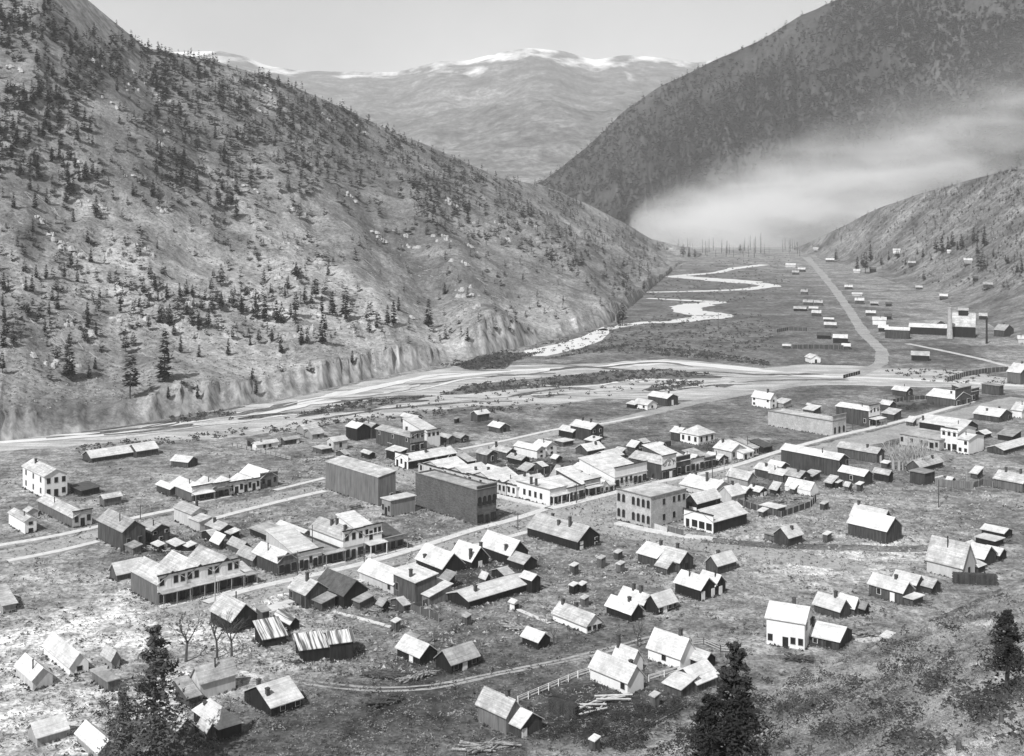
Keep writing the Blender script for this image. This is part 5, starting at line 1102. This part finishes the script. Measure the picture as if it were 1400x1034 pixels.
scatter('yard_litter', [[(150, 680), (300, 650), (560, 620), (760, 610), (1000, 630), (1290, 640), (1390, 680), (1300, 760), (1000, 770), (760, 850), (560, 930), (330, 920), (180, 840)]], 7000, (.3, 1.3), 'rubbish', 'loose boards stones and rubbish scattered in the yards', 3, .35)
near = [(840, 1040), (1000, 985), (1110, 900), (1240, 860), (1410, 790), (1410, 1040)]
scatter('sagebrush', [near], 170, (.35, .95), 'scrub', 'dark sagebrush clumps on the near slope', 80, .9, cond=lambda x, y: noise.noise(Vector((x / 60, y / 35, 5))) + (.35 if math.hypot((x - 1130) / 120, (y - 985) / 60) < 1 or math.hypot((x - 1250) / 60, (y - 925) / 30) < 1 else 0) > .12, leaf=(.08, .15), near=False)
scatter('bunch_grass', [near], 16000, (.15, .4), 'slope_grass', 'pale bunch grass on the near slope', 6, 1.2, leaf=(.12, .35))
scatter('bushes', [[(130, 960), (260, 930), (290, 1040), (140, 1040)], [(900, 960), (1050, 930), (1080, 1040), (860, 1040)], [(790, 975), (930, 960), (860, 1030), (740, 1010)], [(958, 606), (985, 602), (1002, 614), (970, 622)], [(1225, 540), (1290, 540), (1270, 562), (1230, 566)], [(700, 640), (760, 630), (762, 652), (710, 660)]], [110, 120, 110, 16, 30, 16], (.6, 1.6), 'needles', 'dark bushes around the lower pines and yards', 60, .8, leaf=(.08, .18))

V = []
for M0, La, Lb in FOOTS:                                           # weeds and drifted litter along the foot of every wall
    for i in range(int(3.2 * (La + Lb))):
        u = rr(0, 1); e_ = random.randrange(3)
        q = M0 @ Vector([(u * La, -rr(.05, .7), 0), (-rr(.05, .7), u * Lb, 0), (La + rr(.05, .6), u * Lb, 0)][e_]); s = rr(.15, .5); a = rr(0, 6.28)
        for j in range(3):
            a += 1.1; V += [(q.x - s * math.cos(a), q.y - s * math.sin(a), q.z), (q.x + s * math.cos(a) * .6, q.y + s * math.sin(a) * .6, q.z + .02), (q.x + rr(-.2, .2), q.y + rr(-.2, .2), q.z + s * rr(.6, 1.3))]
o = bpy.data.objects.new('wall_weeds', big_mesh('wall_weeds', np.array(V), tri_index(len(V) // 3), 'scrub')); COL.objects.link(o); prop(o, 'dark weeds along the foot of the house walls', None, None, 'stuff')
# ------------------------------------------------------------------ fences, poles, piles
def fence(label, px, hgt=1.25, style='rail', mt='wall_grey', wp='wall_grey'):
    pts = [spot(*q) for q in px]; r = bpy.data.objects.new('fence', None); COL.objects.link(r); prop(r, label, 'fence'); r.location = pts[0]; o0 = pts[0]
    rails = MB(); np_ = 0
    for a, b in zip(pts, pts[1:]):
        n = max(1, int((b - a).length / 2.6))
        for i in range(n + 1):
            if i == n and b is not pts[-1]: continue
            q = a.lerp(b, i / n) - o0; m = MB(); m.box(q.x - .07, q.x + .07, q.y - .07, q.y + .07, q.z - .4, q.z + hgt + .12); np_ += 1
            if np_ < 90: m.build('post', wp, r)
        d = (b - a); d.normalize(); nn = Vector((-d.y, d.x, 0)) * .085
        hs_ = [(.35, .5), (.85, 1.0), (hgt - .05, hgt + .05)] if style == 'rail' else [(.05, hgt)]
        for z0, z1 in hs_:
            A, B_ = a - o0, b - o0; pr = [A + nn, A + nn * 1.6, B_ + nn * 1.6, B_ + nn]; k = len(rails.v)
            rails.v += [tuple(v + Vector((0, 0, z0))) for v in pr] + [tuple(v + Vector((0, 0, z1))) for v in pr]
            rails.f += [(k, k + 1, k + 2, k + 3), (k + 7, k + 6, k + 5, k + 4)] + [(k + i, k + (i + 1) % 4, k + 4 + (i + 1) % 4, k + 4 + i) for i in range(4)]
    ro = rails.build('rails' if style == 'rail' else 'boards', mt, r); fixn(ro.data)
fence('post and rail fence running to the small white cottage', [(318, 611), (350, 618), (398, 630)], 1.3, 'rail', 'wall_pale', 'wall_dark')
fence('tall board fence right of the low gabled house', [(1279, 664), (1302, 667), (1330, 669)], 2.2, 'board', 'wall_mid')
fence('board fence closing the yard left of the two-chimney house', [(1331, 668), (1345, 663), (1357, 667)], 1.8, 'board', 'wall_mid')
fence('long board fence along the back of the plank yard', [(1008, 690), (1035, 699), (1068, 708), (1108, 694), (1116, 685)], 1.7, 'board', 'wall_dark')
fence('white rail fence leading up to the large white cottage', [(708, 962), (790, 927), (806, 922)], 1.2, 'rail', 'wall_white', 'wall_white')
fence('white rail fence between the two white cottages', [(887, 932), (929, 919)], 1.1, 'rail', 'wall_white', 'wall_white')
fence('short pale rail fence right of the white-walled cottage', [(945, 884), (962, 882), (985, 892), (1010, 894)], 1.3, 'rail', 'wall_pale', 'wall_dark')
fence('dark board fence with pale top below the plank house', [(562, 836), (600, 851)], 1.6, 'board', 'wall_dark')
fence('short dark board fence before the plank house', [(563, 834), (592, 825)], 1.3, 'board', 'wall_mid')
fence('wire and post fence above the lower bushes', [(938, 968), (900, 990), (860, 1012)], 1.3, 'rail', 'wall_dark', 'wall_dark')
fence('pale low fence beside the stone hotel', [(894, 724), (912, 730)], 1.6, 'board', 'wall_pale')
fence('dark plank fence joining stone hotel and black-sided store', [(913, 729), (935, 735)], 1.9, 'board', 'wall_mid')
fence('long dark fence joining the far cabins', [(1083, 477), (1120, 477), (1153, 478)], 2.4, 'board', 'wall_dark')
fence('long far fence left of the far cabins', [(1062, 455), (1078, 452), (1104, 453)], 2.2, 'board', 'wall_dark')
fence('dark curving fence across the gravel at upper right', [(1295, 523), (1320, 515), (1350, 510), (1378, 508)], 2.4, 'board', 'wall_dark')
fence('dark fence behind the narrow grassy lot at upper right', [(1205, 555), (1235, 548), (1280, 545)], 1.6, 'board', 'wall_dark')
fence('rail fence above the black-sided store yard', [(872, 622), (905, 612), (918, 610)], 1.8, 'board', 'wall_dark')
fence('dark yard fence behind the corner store', [(705, 655), (735, 652), (762, 644)], 2.0, 'board', 'wall_dark')
fence('dark yard fence round the white villa garden', [(955, 612), (978, 606), (1000, 612)], 1.2, 'rail', 'wall_mid', 'wall_mid')
fence('dark timber bridge rail beside the gravel road', [(1153, 518), (1176, 512)], 1.8, 'board', 'wall_black')

def pole(px, py, hp, label, mt='bark', arm=True):
    p = hit(px, py); H_ = hp * p.y / FPX; r = bpy.data.objects.new('utility_pole', None); COL.objects.link(r); prop(r, label, 'pole'); r.location = p
    m = MB(); m.tube((0, 0, -.5), (0, 0, H_), .14, .10, 7); m.build('shaft', mt, r)
    if arm: m = MB(); m.box(-.75, .75, -.05, .05, H_ - .5, H_ - .36); m.build('crossarm', mt, r)
for a in [(990, 664, 38, 'pale pole at the corner of the plank walk behind the hotel', 'pale_bark', False), (1022, 622, 26, 'pole before the awning shop on upper main street', 'bark'), (427, 762, 44, 'pole standing among the left main street shops', 'bark', False), (294, 832, 46, 'white flagpole before the veranda hotel', 'pale_bark', False), (407, 790, 36, 'pole at the glazed shop corner', 'bark'), (974, 655, 28, 'pole before the dark little shop', 'bark'), (1166, 588, 30, 'pole between the stone store and long porch store', 'bark'), (1283, 694, 38, 'thin pole by the bare common', 'bark', False), (1322, 664, 20, 'pale post beside the tall board fence', 'pale_bark', False), (788, 690, 28, 'pole at the corner store sidewalk', 'bark'), (982, 452, 24, 'lone pole in the far meadow', 'bark', False), (498, 780, 30, 'pole behind the pale plank warehouse', 'bark'), (708, 725, 24, 'pole by the brick block crossing', 'bark'), (192, 712, 22, 'pole beside the left edge plank walk', 'bark')]: pole(*a)
# mill stacks
def stack(px, py, hp, r0, r1, mt, label):
    p = hit(px, py); H_ = hp * p.y / FPX; r = bpy.data.objects.new('chimney_stack', None); COL.objects.link(r); prop(r, label, 'chimney'); r.location = p
    m = MB(); n = 8
    m.tube((0, 0, -.5), (0, 0, H_ * .3), r0 * 1.25, r0 * 1.1, 10); m.tube((0, 0, H_ * .3), (0, 0, H_), r0 * 1.02, r1, 10); m.build('shaft', mt, r)
    m = MB(); m.tube((0, 0, H_ + .02), (0, 0, H_ + .7), r1 * 1.25, r1 * 1.25, 10); m.build('rim', mt, r)
stack(1298.5, 463, 41, 1.5, 1.15, 'stone', 'tall pale brick stack in front of the smelter')
stack(1349, 470, 34, .55, .5, 'trim_dark', 'slender dark iron stack right of the smelter')

def logpile(label, x0, y0, x1, y1, rows, length, rad=.16, mt='log', messy=.0, name='log_pile'):
    a, b = spot(x0, y0), spot(x1, y1); r = bpy.data.objects.new(name, None); COL.objects.link(r); prop(r, label, 'log pile'); r.location = (a + b) / 2; o0 = (a + b) / 2
    d = b - a; L_ = d.length; d.normalize(); n = Vector((-d.y, d.x, 0)); m = MB()
    if messy < .5:                                                # stacked billets seen end-on
        per = max(2, int(L_ / (2 * rad)))
        for k in range(rows):
            for i in range(per - (k % 2)):
                c = a - o0 + d * (rad + 2 * rad * i + (rad if k % 2 else 0)); c.z += rad + k * rad * 1.75; f = n * length * .5
                m.tube(c - f * rr(.9, 1.1), c + f * rr(.9, 1.1), rad * rr(.8, 1.05), rad * rr(.8, 1), 6)
    else:                                                         # tumbled poles
        for k in range(rows):
            c = a.lerp(b, rr(0, 1)) - o0 + n * rr(-1, 1) * length * .2; c.z += rr(.1, .9); an = rr(-.7, .7); dd = (d * math.cos(an) + n * math.sin(an)) * length * rr(.35, .6); dd.z = rr(-.25, .25)
            m.tube(c - dd, c + dd, rad, rad * .7, 6)
    m.build('logs', mt, r)
logpile('long dark wood stack in the yard of the large white cottage', 752, 972, 791, 983, 9, 1.6, .14, 'wall_dark')
logpile('stack of sawn lumber beside the wooden hall', 452, 688, 487, 698, 6, 4, .16, 'log')
logpile('tumbled pile of split logs left of the white-windowed cottage', 548, 934, 592, 922, 60, 2.2, .16, 'log', 1)
logpile('square crib of dark logs below the lone dark cabin', 505, 925, 540, 928, 46, 4.0, .17, 'wall_dark', 1)
logpile('heap of pale logs above the jet black shed', 697, 858, 738, 868, 34, 4.5, .17, 'log', 1)
logpile('pile of pale poles beside the bottom plank house', 640, 1028, 690, 1020, 30, 5, .16, 'log', 1)
logpile('loose pale timbers lying in the railed yard', 800, 975, 850, 960, 9, 8, .2, 'wall_pale', 1)
logpile('scrap heap of pale boards near the tall dark store', 415, 632, 455, 626, 30, 3.5, .15, 'wall_pale', 1)
logpile('heap of broken planks beside the ruined barn', 385, 900, 412, 905, 40, 4, .14, 'log', 1)
logpile('black wood stack below the tall steep-roofed house', 1302, 797, 1364, 800, 8, 1.6, .17, 'wall_dark')
logpile('brush and log heap right of the white two-storey house', 1168, 872, 1210, 868, 36, 3, .14, 'log', 1)
logpile('jumble of planks in the yard behind the roof cluster', 1050, 690, 1092, 684, 50, 3.5, .15, 'log', 1)
logpile('jumble of boards behind the left main street shops', 205, 752, 266, 760, 40, 3, .14, 'log', 1)
logpile('dark log lying with brush in front of the swept-roof cottage', 508, 968, 545, 958, 26, 3, .2, 'wall_dark', 1)
logpile('scattered pale boards beside the black-roofed barn', 500, 840, 535, 834, 34, 2.5, .12, 'log', 1)
logpile('brush pile beside the white two-storey house', 1080, 903, 1106, 905, 50, 2.6, .15, 'wall_dark', 1)

def stump(px, py, hp, label):
    p = hit(px, py); H_ = hp * p.y / FPX; r = bpy.data.objects.new('tree_stump', None); COL.objects.link(r); prop(r, label, 'stump'); r.location = p
    m = MB(); m.tube((0, 0, -.3), (.02, 0, H_ * .3), H_ * .36, H_ * .27, 9); m.tube((.02, 0, H_ * .3), (.03, .02, H_), H_ * .27, H_ * .24, 9); m.build('trunk', 'bark', r)
    m = MB(); m.tube((.03, .02, H_ + .005), (.03, .02, H_ + .03), H_ * .22, H_ * .2, 9); m.build('cut_face', 'wall_mid', r)
for a in [(1098, 973, 11, 'charred stump right of the small lower pine'), (1338, 984, 14, 'left one of two dark stumps below the large pine'), (1368, 990, 13, 'right one of two dark stumps below the large pine'), (1107, 1030, 12, 'dark stump at the bottom edge of the slope'), (1310, 1028, 14, 'tall thin stump at the bottom right'), (1122, 920, 7, 'small stump on the crest of the near slope')]: stump(*a)

# ------------------------------------------------------------------ smoke drifting up the valley side
def smoke():
    x0, x1, y0, y1, z0, z1 = 180, 1150, 1830, 2230, -2, 420
    m = MB(); m.box(x0, x1, y0, y1, z0, z1); me = m.mesh('smoke_plume', 'needles'); fixn(me)
    o = bpy.data.objects.new('smoke_plume', me); COL.objects.link(o); prop(o, 'broad white smoke plume drifting right from the valley floor', 'smoke', None, 'stuff')
    mt = bpy.data.materials.new('smoke'); mt.use_nodes = True; t = mt.node_tree; N = t.nodes; L = t.links; N.clear()
    ou = N.new('ShaderNodeOutputMaterial'); pv = N.new('ShaderNodeVolumePrincipled'); pv.inputs['Color'].default_value = (.995, .995, .995, 1); pv.inputs['Anisotropy'].default_value = 0.0
    L.new(pv.outputs[0], ou.inputs['Volume'])
    g = N.new('ShaderNodeNewGeometry'); sp = N.new('ShaderNodeSeparateXYZ'); L.new(g.outputs['Position'], sp.inputs[0])
    def M_(op, a, b=None, c=None):
        n = N.new('ShaderNodeMath'); n.operation = op
        for i, v in enumerate((a, b, c)):
            if v is None: continue
            if isinstance(v, (int, float)): n.inputs[i].default_value = v
            else: L.new(v, n.inputs[i])
        return n.outputs[0]
    X, Y, Z = sp.outputs
    u = M_('SUBTRACT', X, 186.0)                                   # distance from the fire
    up_ = M_('MAXIMUM', u, 0.0)
    zc = M_('MULTIPLY_ADD', M_('POWER', up_, 1.45), .0105, 22.0)
    wz = M_('MULTIPLY_ADD', M_('POWER', up_, .75), .85, 22.0); wy = M_('MULTIPLY_ADD', u, .11, 26.0)
    yc = M_('MULTIPLY_ADD', u, .05, 1930.0)
    dz = M_('DIVIDE', M_('SUBTRACT', Z, zc), wz); dy = M_('DIVIDE', M_('SUBTRACT', Y, yc), wy)
    mp = N.new('ShaderNodeMapping'); mp.inputs['Rotation'].default_value = (0, math.radians(16), 0); mp.inputs['Scale'].default_value = (.32, 1, 1); L.new(g.outputs['Position'], mp.inputs[0])
    nz = N.new('ShaderNodeTexNoise'); nz.inputs['Scale'].default_value = .022; nz.inputs['Detail'].default_value = 6; nz.inputs['Roughness'].default_value = .62; nz.inputs['Distortion'].default_value = .5; L.new(mp.outputs[0], nz.inputs[0])
    r2 = M_('ADD', M_('MULTIPLY', dz, dz), M_('MULTIPLY', dy, dy)); r3 = M_('ADD', r2, M_('MULTIPLY_ADD', nz.outputs[0], -3.6, 1.6)); core = M_('POWER', 2.718, M_('MULTIPLY', M_('MAXIMUM', r3, -.6), -1.5))
    nf = N.new('ShaderNodeMapRange'); nf.inputs[1].default_value = .34; nf.inputs[2].default_value = .66; nf.inputs[3].default_value = .3; nf.inputs[4].default_value = 1.2; L.new(nz.outputs[0], nf.inputs[0])
    fall = M_('ADD', M_('POWER', 2.718, M_('MULTIPLY', u, -.0085)), .024)
    st = N.new('ShaderNodeMapRange'); st.inputs[1].default_value = -4; st.inputs[2].default_value = 18; L.new(u, st.inputs[0])
    en = N.new('ShaderNodeMapRange'); en.inputs[1].default_value = 960; en.inputs[2].default_value = 700; L.new(u, en.inputs[0])
    d = M_('MULTIPLY', M_('MULTIPLY', M_('MULTIPLY', core, nf.outputs[0]), en.outputs[0]), M_('MULTIPLY', fall, st.outputs[0]))
    L.new(M_('MULTIPLY', d, .3), pv.inputs['Density'])
    me.materials.clear(); me.materials.append(mt)
smoke()
def haze():
    m = MB(); m.box(-6500, 6500, -400, 9600, -12, 1500); me = m.mesh('haze', 'needles'); fixn(me)
    o = bpy.data.objects.new('haze', me); COL.objects.link(o); prop(o, 'thin pale haze softening the far valley', 'haze', None, 'stuff')
    mt = bpy.data.materials.new('haze'); mt.use_nodes = True; t = mt.node_tree; t.nodes.clear(); ou = t.nodes.new('ShaderNodeOutputMaterial'); pv = t.nodes.new('ShaderNodeVolumePrincipled')
    pv.inputs['Color'].default_value = (.95, .95, .95, 1); pv.inputs['Density'].default_value = 9e-5; t.links.new(pv.outputs[0], ou.inputs['Volume'])
    me.materials.clear(); me.materials.append(mt)
haze()
